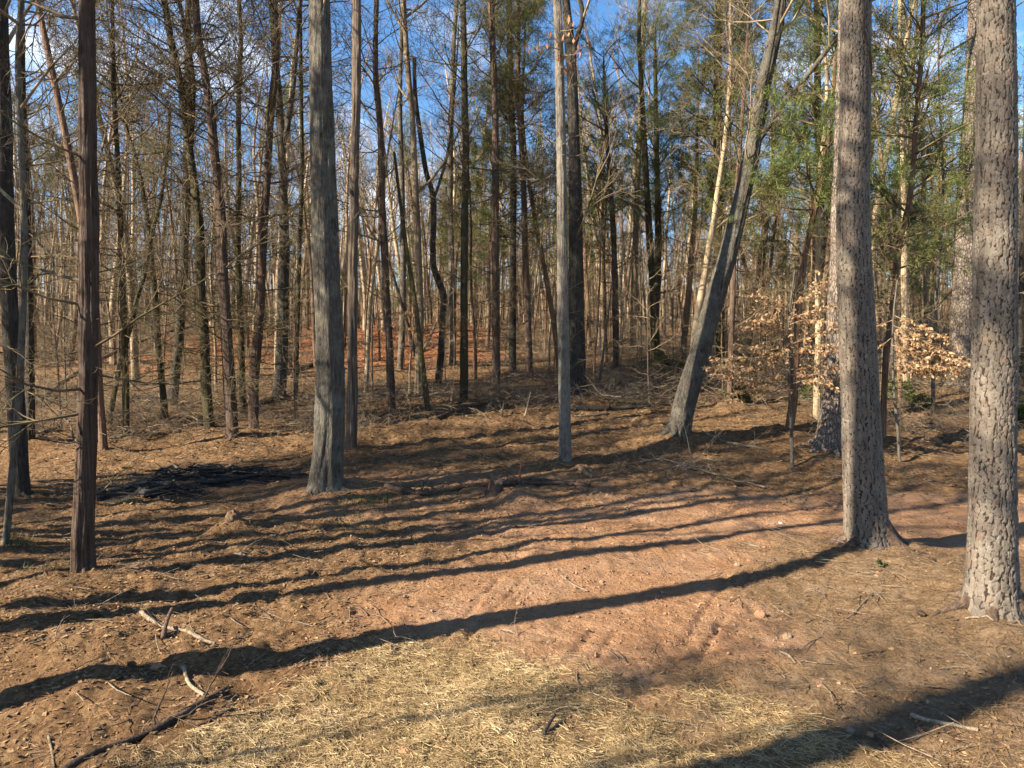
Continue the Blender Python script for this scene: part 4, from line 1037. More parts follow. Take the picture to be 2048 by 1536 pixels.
for i, (px, py) in enumerate([(560, 720), (1010, 725), (1480, 730), (350, 725), (760, 722), (1240, 728), (1700, 735)]):
    p = at(px, py); t, c = TPL['sapling'][i][:2] if i < 3 else TPL['pole'][i - 3][:2]
    o = link('bare_sapling', join_mesh('bare_sapling', t, c), None, p)
    tag(o, ['thin bare sapling left of the large grey oak, far up the slope', 'thin bare sapling right of the red streaked cedar, far up the slope', 'thin bare sapling beyond the leaning oak, far up the slope', 'slender pole of a tree far behind the mossy yellowish cedar', 'slender pole of a tree far behind the upswept cedar', 'slender pole of a tree far behind the stout dark oak', 'slender pole of a tree far behind the shaded pine'][i], 'sapling'); sp.append(o)
P, S = [], []
while len(P) < 1300:
    y = math.sqrt(rnd.uniform(23 ** 2, 85 ** 2)); x = rnd.uniform(-.85, .85) * y
    if 26 < y < 46 and -20 < x < 1 and rnd.random() < .6: continue
    P.append((x, y, float(H0(x, y)))); S.append(rnd.uniform(.45, 1.25))
scatter_copies('undergrowth', 'dense thin saplings and switches filling the wood between the trunks', 'undergrowth', sp, P, S)

# ------------------------------------------------------------------ papery leaved saplings
def leafy(px, py, label, limbs, seed, wpx=9, depth_of=None, leaf=.092, top=None):
    rnd.seed(seed)
    b = at(px, py); D = b.y / camray(px, py)[1]; L = np.array(tuple(b))
    e = empty('leafy_sapling', b, label, 'sapling', 'saplings that keep their dry leaves')
    ms = MB(); tp = [at_depth(x, y, D) for x, y in top]
    C = catmull([tuple(t) for t in [b - Vector((0, 0, .1))] + tp], .25)
    ms.tube([tuple(c) for c in C], list(np.linspace(wpx / 2, wpx / 5, len(C)) * D / FPX), 7)
    link('trunk', ms.mesh('trunk', M['grey'], L), e)
    mb = MB(); leaves = []
    for pts in limbs:
        P = [at_depth(x, y, D + rnd.uniform(-.4, .1) * i) for i, (x, y) in enumerate(pts)]
        C = catmull([tuple(p) for p in P], .13)
        mb.tube([tuple(c) for c in C], list(np.linspace(.011, .003, len(C))), 4)
        for i in range(1, len(C) - 1):
            for s in range(3):
                p = Vector(C[i]); d = Vector(C[i + 1] - C[i]).normalized()
                a = rnd.uniform(0, 6.28)
                td = (d * .8 + Vector((math.cos(a) * .8, math.sin(a) * .8, rnd.uniform(-.06, .06)))).normalized()
                ln = rnd.uniform(.15, .5); q = p + td * ln * .5; r = q + (td + rv(.15)).normalized() * ln * .5
                mb.tube([p, q, r], [.0035, .003, .002], 3)
                for w in range(6):
                    leaves.append((p.lerp(r, rnd.uniform(.2, 1)), td))
    crn = link('crown', mb.mesh('crown', M['twig'], L), e)
    P = np.array([tuple(l[0]) for l in leaves]); D_ = np.array([tuple(l[1]) for l in leaves]); n = len(P)
    D_ = D_ * .6 + nr.randn(n, 3) * .45; D_[:, 2] -= .55; D_ /= np.linalg.norm(D_, axis=1, keepdims=True)
    S = np.cross(D_, nr.randn(n, 3)); S /= np.linalg.norm(S, axis=1, keepdims=True); N = np.cross(D_, S)
    l = (leaf * nr.uniform(.7, 1.3, n))[:, None]; w = l * .52
    V = np.stack([P, P + D_ * l * .5 + S * w * .5 + N * l * .12, P + D_ * l, P + D_ * l * .5 - S * w * .5 + N * l * .12], 1).reshape(-1, 3)
    I = np.arange(n)[:, None] * 4
    Ft = np.concatenate([I + np.array([[0, 1, 2]]), I + np.array([[0, 2, 3]])])
    fo = link('foliage', new_mesh('foliage', V - L, Ft, M['beech'], False), crn)
    return e
leafy(1585, 935, 'sapling with tiers of tan papery leaves in front of the reddish cedar', [
  [(1575,640),(1630,620),(1690,610)], [(1575,660),(1520,625)], [(1580,690),(1640,665),(1700,660)], [(1570,700),(1530,660),(1480,655)],
  [(1570,745),(1520,735),(1470,740),(1430,735)], [(1572,740),(1640,735),(1690,730)], [(1568,765),(1510,765),(1460,752),(1440,748)], [(1570,790),(1500,780),(1450,795),(1445,800)],
  [(1570,720),(1600,700),(1650,705)], [(1578,650),(1610,640),(1665,645)], [(1575,675),(1540,645),(1500,640)], [(1575,715),(1520,700),(1475,690)], [(1577,705),(1625,690),(1680,695)], [(1576,750),(1615,748),(1670,755)], [(1578,630),(1545,600),(1510,590)], [(1574,735),(1540,720),(1490,715),(1455,720)], [(1576,760),(1540,752),(1500,762)], [(1575,770),(1620,760),(1660,775)], [(1578,610),(1620,590),(1650,560)]], 31, 8, top=[(1583,860),(1580,780),(1577,700),(1580,620),(1590,540)])
leafy(1800, 925, 'sapling whose tan leaves hang in a long drooping tier between the near pines', [
  [(1785,650),(1830,672),(1880,700),(1940,722)], [(1785,665),(1840,690),(1900,715),(1945,730)], [(1782,720),(1830,728),(1890,735),(1920,740)],
  [(1782,690),(1820,700),(1860,716)], [(1786,640),(1760,650)], [(1780,740),(1830,745),(1880,742)], [(1786,655),(1850,660),(1900,690)], [(1785,680),(1830,695),(1880,712),(1930,728)], [(1785,700),(1840,710),(1900,728)], [(1784,675),(1765,690)], [(1786,630),(1830,650),(1870,672)], [(1783,730),(1850,735),(1910,745)]], 32, 7, top=[(1795,850),(1788,780),(1785,700),(1788,620),(1795,560)])
leafy(1195, 792, 'young tree with few leaves before the far rise, right of the slim pale tree', [
  [(1215,660),(1180,640)], [(1215,640),(1260,625),(1290,650)], [(1212,690),(1250,680)]], 33, 6, top=[(1205,720),(1215,640),(1225,560)])
leafy(745, 800, 'sparse tan leaved sapling against the red bank beside the large grey oak', [
  [(745,640),(790,625),(830,630)], [(744,660),(790,655),(850,660)], [(744,690),(720,680)]], 34, 5, top=[(744,720),(745,640),(748,590)])

# the branch with hanging brown leaves on the slim pale tree
tr = [t for t in TREES if t['m'] == 'pale'][0]
mb = MB(); rnd.seed(8); leaves = []
L = np.array(tuple(tr['base']))
for pts in [[(1122,62),(1140,60),(1160,52)], [(1122,90),(1105,75),(1085,68)], [(1122,112),(1150,108),(1165,95)], [(1124,135),(1150,120),(1175,80)], [(1122,100),(1090,92),(1060,96)], [(1124,290),(1145,275),(1160,270)], [(1124,310),(1150,312),(1170,305)]]:
    P = [at_depth(x, y, tr['depth'] - .05 - .25 * i) for i, (x, y) in enumerate(pts)]
    C = catmull([tuple(p) for p in P], .12); mb.tube([tuple(c) for c in C], list(np.linspace(.014, .004, len(C))), 4)
    for c in C[1:]:
        for w in range(2):
            q = Vector(c) + rv(.1); mb.tube([tuple(c), tuple(q)], [.004, .003], 3)
            if pts[0][1] < 200 and rnd.random() < .75: leaves.append(q)
pt = [o for o in bpy.data.objects if o.get('label') == tr['l']][0]
bo = link('leafy_branch', mb.mesh('leafy_branch', M['twig'], L), pt)
n = len(leaves); P = np.array([tuple(q) for q in leaves]); D_ = nr.randn(n, 3) * .3; D_[:, 2] -= 1; S = np.cross(D_, nr.randn(n, 3)); S /= np.linalg.norm(S, axis=1, keepdims=True)
l = nr.uniform(.10, .17, n)[:, None]
V = np.stack([P, P + D_ * l * .5 + S * l * .28, P + D_ * l, P + D_ * l * .5 - S * l * .28], 1).reshape(-1, 3)
link('hanging_leaves', new_mesh('hanging_leaves', V - L, np.arange(4 * n).reshape(-1, 4), M['litter_red'], False), bo)

# ------------------------------------------------------------------ floor: leaves, straw, needles, clods, twigs
def scatter(n, xr, yr, keep):
    x = nr.uniform(*xr, n); y = nr.uniform(*yr, n)
    m = masks(x, y); k = nr.rand(n) < keep(x, y, m)
    x, y = x[k], y[k]
    return x, y, HF(x, y)
def leaves_mesh(x, y, z, size, lift=.006):
    n = len(x); P = np.stack([x, y, z + nr.rand(n) * lift + .004], 1)
    a = nr.rand(n) * 6.28; D_ = np.stack([np.cos(a), np.sin(a), nr.randn(n) * .2], 1); S = np.stack([-np.sin(a), np.cos(a), nr.randn(n) * .28], 1)
    l = (size * nr.uniform(.6, 1.4, n))[:, None]; w = l * nr.uniform(.32, .6, n)[:, None]; up = np.array([[0, 0, 1.]]) * l * nr.uniform(-.06, .14, n)[:, None]
    V = np.stack([P - D_ * l * .5, P + S * w * .5 + up, P + D_ * l * .5, P - S * w * .5 + up], 1).reshape(-1, 3)
    I = np.arange(n)[:, None] * 4
    return V, np.concatenate([I + np.array([[0, 1, 2]]), I + np.array([[0, 2, 3]])])
xa, ya, za = scatter(110000, (-9, 9), (4.3, 14), lambda x, y, m: np.clip(.62 - .55 * m['clay'] - .9 * m['straw'] - .5 * m['needle'] - m['char'], .02, 1) * (.15 + 1.3 * vnoise(x * 1.6, y * 1.6, 3)) * (np.abs(x) < .8 * y + 1))
xb, yb, zb = scatter(75000, (-30, 30), (13, 40), lambda x, y, m: np.clip(.8 - .5 * m['clay'] - m['char'], .03, 1) * (np.abs(x) < .8 * y + 1) * (.3 + vnoise(x, y, 3)))
v1, f1 = leaves_mesh(xa, ya, za, .047); v2, f2 = leaves_mesh(xb, yb, zb, .10, .03)
o = link('leaf_litter', new_mesh('leaf_litter', np.concatenate([v1, v2]), np.concatenate([f1, f2 + len(v1)]), M['litter'], False)); tag(o, 'dry brown leaves scattered over the forest floor', 'leaves', kind='stuff')
x, y, z = scatter(22000, (-32, 2), (25, 56), lambda x, y, m: np.clip(m['red'] * 1.6, 0, 1))
v, f = leaves_mesh(x, y, z, .16, .05)
o = link('red_leaf_litter', new_mesh('red_leaf_litter', v, f, M['litter_red'], False)); tag(o, 'rust red leaves covering the far bank', 'leaves', kind='stuff')
def simple_blades(x, y, z, ln, wd):
    n = len(x); P = np.stack([x, y, z + .002 + nr.rand(n) * .012], 1)
    a = 2.6 + nr.randn(n) * .9; e = nr.randn(n) * .13
    D_ = np.stack([np.cos(a) * np.cos(e), np.sin(a) * np.cos(e), np.sin(e)], 1); S = np.stack([-np.sin(a), np.cos(a), nr.randn(n) * .5], 1)
    l = (ln * np.exp(nr.randn(n) * .5))[:, None]; w = (wd * nr.uniform(.5, 1.4, n))[:, None]
    V = np.stack([P - D_ * l * .5 - S * w * .5, P - D_ * l * .5 + S * w * .5, P + D_ * l * .5 + S * w * .35, P + D_ * l * .5 - S * w * .35], 1)
    V[..., 2] = np.maximum(V[..., 2], (z - .006)[:, None])
    return V.reshape(-1, 3), np.arange(4 * n).reshape(-1, 4)
def blades(x, y, z, ln, wd, el=.25, bias=None, curve=.2):
    n = len(x); P = np.stack([x, y, z + .003 + nr.rand(n) * .018], 1)
    a = nr.rand(n) * 6.28 if bias is None else bias + nr.randn(n) * .8
    e = nr.randn(n) * el
    D_ = np.stack([np.cos(a) * np.cos(e), np.sin(a) * np.cos(e), np.sin(e)], 1); S = np.stack([-np.sin(a), np.cos(a), nr.randn(n) * .3], 1)
    l = (ln * nr.uniform(.5, 1.5, n))[:, None]; w = (wd * nr.uniform(.6, 1.4, n))[:, None]
    bend = S * l * nr.uniform(-curve, curve, n)[:, None]
    V = np.stack([P - D_ * l * .5 - S * w * .5, P - D_ * l * .5 + S * w * .5, P + bend + S * w * .5 + np.array([0, 0, .01]), P + bend - S * w * .5 + np.array([0, 0, .01]), P + D_ * l * .5 + S * w * .3, P + D_ * l * .5 - S * w * .3], 1)
    V[..., 2] = np.maximum(V[..., 2], (z - .008)[:, None]); V = V.reshape(-1, 3)
    I = np.arange(n)[:, None] * 6
    return V, np.concatenate([I + np.array([[0, 1, 2, 3]]), I + np.array([[3, 2, 4, 5]])])
x, y, z = scatter(400000, (-5.5, 5.5), (3.2, 7.6), lambda x, y, m: np.clip(m['straw'] * 1.1 - .03, 0, 1) * (.25 + 1.3 * sstep(.28, .58, fbm(x * 1.9, y * 1.9, 2, 4))))
v, f = simple_blades(x, y, z, .064, .0034)
print('straw', len(x))
o = link('straw', new_mesh('straw', v, f, M['straw'], False)); tag(o, 'pale dry straw spread over the bare ground', 'straw', kind='stuff')
x, y, z = scatter(110000, (-8, 9), (4.2, 14), lambda x, y, m: np.clip(m['needle'] * .9 + .36 * (1 - m['clay']) - m['straw'], .03, 1) * sstep(.25, .65, fbm(x * 1.3, y * 1.3, 4, 3)))
v, f = blades(x, y, z, .14, .0035, .12, None, .25)
print('needles', len(x))
o = link('pine_straw', new_mesh('pine_straw', v, f, M['pine_straw'], False)); tag(o, 'brown pine needles lying around the near pines', 'pine needles', kind='stuff')
# clods of clay
ico = np.array([(0,0,1),(.894,0,.447),(.276,.851,.447),(-.724,.526,.447),(-.724,-.526,.447),(.276,-.851,.447),(.724,.526,-.447),(-.276,.851,-.447),(-.894,0,-.447),(-.276,-.851,-.447),(.724,-.526,-.447),(0,0,-1)])
icf = np.array([(0,1,2),(0,2,3),(0,3,4),(0,4,5),(0,5,1),(1,6,2),(2,7,3),(3,8,4),(4,9,5),(5,10,1),(6,7,2),(7,8,3),(8,9,4),(9,10,5),(10,6,1),(6,11,7),(7,11,8),(8,11,9),(9,11,10),(10,11,6)])
def lumps(x, y, z, size, sink=.3):
    n = len(x); s = (size * np.exp(nr.randn(n) * .5))[:, None, None]
    V = ico[None] * (1 + nr.uniform(-.35, .35, (n, 12, 1))) * s * nr.uniform(.6, 1.2, (n, 1, 3)) * np.array([1, 1, .7])
    V = V + np.stack([x, y, z + s[:, 0, 0] * (.6 - sink)], 1)[:, None, :]
    return V.reshape(-1, 3), (icf[None] + (np.arange(n) * 12)[:, None, None]).reshape(-1, 3)
x, y, z = scatter(42000, (-8, 9), (4.3, 14), lambda x, y, m: np.clip(m['clay'] * .5 + .06, 0, 1) * (1 - m['straw'] * .8) * (1 - m['needle'] * .7) * sstep(.42, .68, fbm(x * 1.1, y * 1.1, 1, 3)) * 1.4)
v, f = lumps(x, y, z, .008)
print('clods', len(x))
o = link('clay_clods', new_mesh('clay_clods', v, f, M['clod'], False)); tag(o, 'crumbs of red clay broken up by wheels', 'dirt', kind='stuff')
# small twigs everywhere
x, y, z = scatter(9000, (-12, 12), (4.4, 24), lambda x, y, m: (np.abs(x) < .8 * y + 1) * (.12 + .5 * (1 - m['clay'])) * (1 - .8 * m['straw']))
mb = MB(); rnd.seed(12)
for i in range(len(x)):
    a = rnd.uniform(0, 6.28); l = rnd.uniform(.08, .4) * (1 + .05 * y[i]); r = rnd.uniform(.003, .007); p = Vector((x[i], y[i], z[i] + r)); d = Vector((math.cos(a), math.sin(a), rnd.gauss(0, .12)))
    q = p + d * l * .5; e_ = q + (d + rv(.15)) * l * .5
    q.z = max(q.z, z[i] + r); e_.z = max(e_.z, z[i] - .01)
    mb.tube([p, q, e_], [r, r, r * .6], 3)
o = link('fallen_twigs', mb.mesh('fallen_twigs', M['dead'])); tag(o, 'small dry twigs littering the forest floor', 'twigs', kind='stuff')
# charred remains of the burnt heap
rnd.seed(13); mb = MB()
for k in range(170):
    c = CH if rnd.random() < .7 else CH2; rx, ry = (1.9, .5) if c is CH else (1.0, .35)
    px_, py_ = c.x + rnd.gauss(0, rx * .5), c.y + rnd.gauss(0, ry * .6); zz = float(HF(np.array([px_]), np.array([py_]))[0]); a = rnd.gauss(0, 1.2)
    l = rnd.uniform(.15, .7); r = rnd.uniform(.006, .022); d = Vector((math.cos(a), math.sin(a), rnd.gauss(0, .15))); p = Vector((px_, py_, zz + r + rnd.uniform(0, .08)))
    mb.tube([p - d * l * .5, p + rv(.01), p + d * l * .5, p + d * l * .51], [r * .8, r, r * .7, .001], 5)
v0, f0 = mb.arrays()
o = link('charred_debris', new_mesh('charred_debris', v0, f0, M['charcoal'])); tag(o, 'blackened sticks and ash of a burnt brush heap', 'ashes', kind='stuff')
# low green grass at a few feet
def grass_patch(spots, name, label):
    xs_, ys_ = [], []
    for px, py, s, n in spots:
        p = at(px, py); xs_.append(p.x + nr.randn(n) * s); ys_.append(p.y + nr.randn(n) * s)
    x = np.concatenate(xs_); y = np.concatenate(ys_); z = HF(x, y); n = len(x)
    a = nr.rand(n) * 6.28; D_ = np.stack([np.cos(a) * .5, np.sin(a) * .5, np.ones(n)], 1); S = np.stack([-np.sin(a), np.cos(a), np.zeros(n)], 1); P = np.stack([x, y, z - .01], 1)
    l = nr.uniform(.04, .12, n)[:, None]; w = .006
    V = np.stack([P - S * w, P + S * w, P + D_ * l], 1).reshape(-1, 3)
    o = link(name, new_mesh(name, V, np.arange(3 * n).reshape(-1, 3), M['grass'], False)); tag(o, label, 'grass', kind='stuff')
grass_patch([(705,1012,.25,260),(760,1000,.2,160),(880,992,.2,150),(700,1050,.3,120),(120,1150,.25,90),(30,1098,.12,120),(230,1015,.3,60),(60,1150,.2,60)], 'grass', 'sparse green grass sprouting by the large grey oak')
x = nr.randn(700) * .16; b = at(553, 806); y = nr.randn(700) * .12
P = np.stack([b.x + x, b.y - .22 + y, H(b.x + x, b.y - .22 + y)], 1)
v, f = leaves_mesh(P[:, 0], P[:, 1], P[:, 2], .05, .10)
o = link('moss', new_mesh('moss', v, f, M['moss'], False)); tag(o, 'bright moss at the foot of the forked oak', 'moss', kind='stuff')

# ------------------------------------------------------------------ logs, sticks, stump, stones
def log(name, label, cat, pts, wpx, mat, lift=.8, twigs=0, seed=1, group=None, zoff=None, sides=10, taper=.8):
    """a fallen stem lying over the ground through the given pixels"""
    rs = np.random.RandomState(seed); rnd.seed(seed)
    P = [at(*p) for p in pts]
    r0 = wpx / 2 * P[0].y / FPX
    if zoff:
        P = [p + Vector((0, 0, zz)) for p, zz in zip(P, zoff)]
    C = catmull([tuple(p) for p in P], max(.08, r0 * 2))
    C[:, 0] += 0
    g_ = HF(C[:, 0], C[:, 1])
    R = r0 * np.linspace(1, taper, len(C)) * (1 + .12 * rs.randn(len(C)))
    if not zoff: C[:, 2] = np.maximum(np.convolve(np.pad(g_, 2, mode='edge'), np.ones(5) / 5, 'valid'), g_ - r0 * .5) + R * lift
    d0 = C[0] - C[1]; d0 /= np.linalg.norm(d0); d1 = C[-1] - C[-2]; d1 /= np.linalg.norm(d1)
    C = np.concatenate([[C[0] + d0 * .006], [C[0] + d0 * .004], C, [C[-1] + d1 * .004], [C[-1] + d1 * .006]])
    R = np.concatenate([[.0005], [R[0] * .9], R, [R[-1] * .9], [.0005]])
    L = np.array(tuple(C[len(C) // 2])); L[2] -= R[len(R) // 2]
    mb = MB(); mb.tube([tuple(c) for c in C], list(R), sides)
    for k in range(twigs):
        i = rnd.randrange(2, len(C) - 2); a = rnd.uniform(0, 6.28)
        d = Vector((math.cos(a), math.sin(a), rnd.uniform(.0, .9))).normalized()
        grow(mb, Vector(C[i]), d, rnd.uniform(.15, .8), max(.004, R[i] * .4), 0, 1, (2,), .2, 0, None, .003)
    o = link(name, mb.mesh(name, M[mat], L), None, L)
    return tag(o, label, cat, group)
log('fallen_log', 'long rotten log lying across the clearing behind the stump', 'log', [(770,985),(850,990),(930,978),(1010,972),(1100,968),(1180,974)], 12, 'log', .7, 8, 1)
log('fallen_log', 'short end of rotten log lying alongside the long one', 'log', [(985,968),(1060,962),(1150,965)], 8, 'log', .8, 5, 2)
log('fallen_log', 'pale broken chunk of wood near the foot of the slim pale tree', 'log', [(1160,944),(1185,958)], 10, 'dead', .9, 0, 3)
log('fallen_log', 'straight fallen trunk in the brush between slim pale tree and leaning oak', 'log', [(1140,797),(1210,803),(1280,808),(1340,812)], 8, 'cedar_moss', 1.2, 6, 4)
log('fallen_log', 'mossy dark log under the straight fallen trunk in the brush', 'log', [(1130,820),(1200,822),(1300,818)], 11, 'oak_dark', .9, 5, 5)
log('fallen_log', 'lit log lying behind the upswept cedar', 'log', [(748,790),(790,789),(838,792)], 11, 'snag', .9, 4, 6)
log('fallen_log', 'dark log slanting over the leaves by the lone straight cedar', 'log', [(870,845),(910,828),(960,815),(1010,806)], 9, 'log', .9, 6, 7)
log('fallen_pole', 'fallen pole propped up among the mossy cedars, bent at its top', 'log', [(70,815),(150,775),(240,745),(330,722),(385,715)], 10, 'log', 1, 4, 8, None, [.1, .5, .95, 1.3, 1.5])
log('fallen_log', 'rotten mossy log lying beyond the slim cedars', 'log', [(255,805),(290,800),(345,812)], 14, 'oak_dark', .8, 6, 9)
log('fallen_log', 'log on the leaves between the slim mossy cedars', 'log', [(225,838),(260,830),(300,826)], 7, 'log', .9, 2, 10)
log('fallen_log', 'thick grey log at the feet of the dark straight trunk', 'log', [(60,880),(95,865),(125,862)], 13, 'log', .8, 6, 11)
log('fallen_branch', 'bleached branch on the leaves at the foot of the slim upright cedar', 'branch', [(80,888),(120,886),(160,882),(215,880),(265,878)], 4.5, 'dead', 1, 5, 12)
log('fallen_branch', 'pale branch with side twigs right of the slim upright cedar', 'branch', [(215,885),(250,880),(290,872)], 4, 'dead', 1, 5, 13)
log('fallen_log', 'small log on the slope left of the large grey oak', 'log', [(575,748),(610,738),(640,728)], 9, 'log', 1, 4, 14)
log('fallen_branch', 'weathered branch lying from the leaning oak towards the shaded pine', 'branch', [(1405,878),(1440,886),(1480,893),(1530,902)], 6, 'dead', .9, 7, 15)
log('fallen_branch', 'lit stick lying on leaves below the straight fallen trunk', 'branch', [(1150,838),(1180,834),(1220,826)], 5, 'dead', 1, 2, 16)
log('fallen_branch', 'bleached bent branch in the foreground dirt, crossed by a dark stick', 'branch', [(275,1233),(300,1250),(335,1262),(365,1270),(395,1284),(430,1292)], 8, 'dead', 1.0, 2, 17)
log('dark_stick', 'short dark stick standing up across the bleached bent branch', 'stick', [(326,1288),(335,1265),(345,1252)], 9, 'log', 1, 0, 18, None, [.02, .10, .16])
log('fallen_branch', 'white peeled bent stick beside the long root in the foreground', 'branch', [(367,1355),(378,1380),(408,1402)], 8, 'dead', 1.1, 0, 19)
log('exposed_root', 'long brown root or limb running out at the bottom of the dirt', 'root', [(455,1385),(420,1408),(370,1432),(310,1462),(250,1485),(190,1512),(130,1545)], 15, 'log', .6, 4, 20)
log('exposed_root', 'thinner second root beside the long brown one', 'root', [(465,1425),(430,1440),(390,1455)], 8, 'log', .7, 2, 21)
log('fallen_branch', 'thin straight pale stick over the foreground root', 'stick', [(252,1478),(222,1508),(192,1540)], 4, 'dead', 1.2, 0, 22)
log('fallen_branch', 'bleached stick leaning at the bottom corner of the dirt', 'stick', [(97,1475),(103,1500),(108,1530)], 5, 'dead', 1.2, 0, 23)
log('fallen_branch', 'thick weathered stick in the long shade at the bottom', 'branch', [(1822,1436),(1870,1447),(1910,1455),(1955,1466)], 10, 'dead', .9, 1, 24)
log('fallen_branch', 'stick pointing up from the shade edge at the bottom', 'stick', [(1755,1470),(1770,1490),(1785,1505)], 5, 'log', 1, 0, 25)
log('fallen_branch', 'thin curved stick in lit dirt below the thick shadow', 'stick', [(590,1312),(605,1302),(628,1302)], 3.5, 'dead', 1, 0, 26)
log('fallen_branch', 'stick on lit clay between the two long shadows', 'stick', [(1122,1155),(1145,1170),(1175,1182)], 4, 'dead', 1, 0, 27)
log('fallen_branch', 'dark thin branch lying across the lit needles right of the shaded pine', 'branch', [(1360,940),(1420,952),(1480,962),(1530,972)], 4, 'dead', 1, 5, 28)
log('fallen_branch', 'lit branch below the near scaly pine on the needles', 'stick', [(1690,1250),(1720,1230),(1745,1212)], 4, 'dead', 1, 2, 29)
log('fallen_branch', 'flat pale stick on the needles beneath the nearest scaly pine', 'stick', [(1930,1278),(1960,1282),(1985,1292)], 4.5, 'dead', 1, 0, 30)
log('dark_stick', 'dark stick standing in the straw', 'stick', [(1082,1478),(1095,1460),(1110,1445)], 9, 'oak_dark', .8, 0, 31, None, [.0, .03, .06])
log('fallen_branch', 'pale chip of wood on the clay path', 'stick', [(1490,1092),(1505,1098),(1520,1102)], 5, 'dead', 1, 0, 32)
log('fallen_pole', 'slanting broken pole against the far red bank', 'log', [(845,705),(860,690),(872,676)], 6, 'snag', 1, 2, 33, None, [0, .4, .9])
log('fallen_branch', 'pale branch sticking out from behind the near scaly pine', 'branch', [(1795,760),(1840,740),(1890,720),(1930,708)], 5, 'dead', 1, 8, 34, None, [1.0, 1.9, 2.9, 3.8])

log('charred_branch', 'grey half burnt pole lying on the burnt heap', 'branch', [(215,990),(260,978),(310,972),(350,974)], 6, 'dead', 1.3, 3, 51)
log('charred_branch', 'thick charred log end in the burnt heap', 'log', [(285,1000),(320,993),(350,985)], 16, 'charcoal', .9, 4, 52)
log('charred_branch', 'pale forked stick poking out of the burnt heap', 'stick', [(320,945),(345,935),(358,940)], 5, 'dead', 1.5, 3, 53)
log('charred_branch', 'black branch trailing from the burnt heap towards the large grey oak', 'branch', [(400,975),(450,968),(520,955)], 9, 'charcoal', 1.2, 6, 54)
for k, (p1, p2, w, lb) in enumerate([((640,1187),(660,1200),4,'short pale stick on the dirt below the twin shadows'),((820,1290),(850,1305),4,'straw coloured stick at the straw edge'),((1000,1262),(1035,1270),4,'flat chip in the wide shadow'),
        ((520,1220),(545,1240),5,'broken stick right of the bleached bent branch'),((110,1290),(150,1275),5,'brown stick in the shade near the frame edge'),((1620,1190),(1650,1200),4,'short dark stick on the needle slope'),
        ((1870,1330),(1905,1342),6,'flat bark strip below the nearest scaly pine'),((1560,1310),(1590,1330),5,'stub of wood on the mixed dirt and needles'),((470,1110),(500,1118),4,'pale stick in the lit band right of the shredding cedar'),
        ((900,1060),(935,1052),4,'stick in the lit strip below the stump'),((1250,1030),(1290,1022),5,'brown stick in the shade band right of the stump'),((1060,1440),(1075,1425),5,'bent stick in the bright straw'),((700,1215),(735,1232),4,'bark shred in the lit clay')]):
    log('fallen_stick', lb, 'stick', [p1, ((p1[0] + p2[0]) / 2 + 3, (p1[1] + p2[1]) / 2 - 3), p2], w, 'dead' if k % 3 else 'log', 1, k % 3, 70 + k)

# stump with its upright red splinter
b = at(990, 996); r0 = 15 * b.y / FPX
e = empty('tree_stump', b, 'low broken stump in front of the long rotten log', 'stump')
C = np.array([(0, 0, -.15), (0, 0, .0), (0, 0, .08), (0.01, 0, .16), (.01, 0, .22)]); a = np.arange(16) * 2 * np.pi / 16
RR = np.array([1.5, 1.35, 1.05, .98, .95])[:, None] * r0 * (1 + .13 * np.sin(3 * a)[None, :] + .08 * np.sin(7 * a + 1)[None, :])
V, F_ = ring_mesh(C, RR, 16); V = V.reshape(5, 16, 3); V[-1, :, 2] += .06 * np.sin(2 * a) + .03 * np.sin(5 * a); V = V.reshape(-1, 3)
link('bark', new_mesh('bark', V, F_, M['cedar']), e)
top = np.concatenate([V[-16:] * np.array([.97, .97, 1]) + np.array([0, 0, -.012]), V[-16:] * np.array([.4, .4, 1]) + np.array([0, 0, -.02]), [[.01, 0, .17]]])
ft = [(i, (i + 1) % 16, 16 + (i + 1) % 16, 16 + i) for i in range(16)] + [(16 + i, 16 + (i + 1) % 16, 32, 32) for i in range(16)]
me = bpy.data.meshes.new('cut_top'); me.from_pydata([tuple(t) for t in top], [], [f[:3] if f[2] == f[3] else f for f in ft]); me.materials.append(M['stump_top']); link('cut_top', me, e)
log('red_splinter', 'upright red splintered stick beside the stump', 'stick', [(1038,972),(1040,969),(1044,966)], 6, 'red_stick', 1, 3, 40, None, [-.05, .25, .45], 6, .4)
log('broken_stub', 'dark curved stub standing in lit leaves left of the brush', 'stick', [(1004,838),(1006,832),(1008,828)], 5, 'oak_dark', 1, 1, 41, None, [-.02, .2, .4], 6, .6)
log('broken_stub', 'lit forked stub standing beside the dark log', 'stick', [(1050,832),(1056,826),(1062,820)], 4, 'dead', 1, 2, 42, None, [-.02, .3, .6], 6, .5)

def lump_obj(name, label, cat, px, py, wpx, hpx, mat, seed, sub=3, group=None, rough=.3, shrd=None):
    b = at(px, py); s = b.y / FPX; rs = np.random.RandomState(seed)
    nu, nv = 40, 24
    th = np.linspace(0, 2 * np.pi, nu, endpoint=False); ph = np.linspace(0.02, np.pi - .02, nv)
    T, Ph = np.meshgrid(th, ph)
    k = 1 + rough * (fbm(np.cos(T) * 1.6 + seed, np.sin(T) * 1.6 + Ph * 1.4, seed % 8, 4) - .5) * 2 + rough * .9 * (fbm(T * 2.2 + seed, Ph * 3.1, (seed + 2) % 8, 4) - .5)
    V = np.stack([np.cos(T) * np.sin(Ph) * wpx * s / 2 * k, np.sin(T) * np.sin(Ph) * wpx * s / 2.6 * k, np.cos(Ph) * hpx * s * .8 * k + hpx * s * .05], -1).reshape(-1, 3)
    i = np.arange(nv - 1)[:, None] * nu; j = np.arange(nu)[None, :]; j2 = (j + 1) % nu
    F_ = np.stack([i + j, i + nu + j, i + nu + j2, i + j2], -1).reshape(-1, 4)
    o = link(name, new_mesh(name, V, F_, M[mat]), None, b)
    return tag(o, label, cat, group)
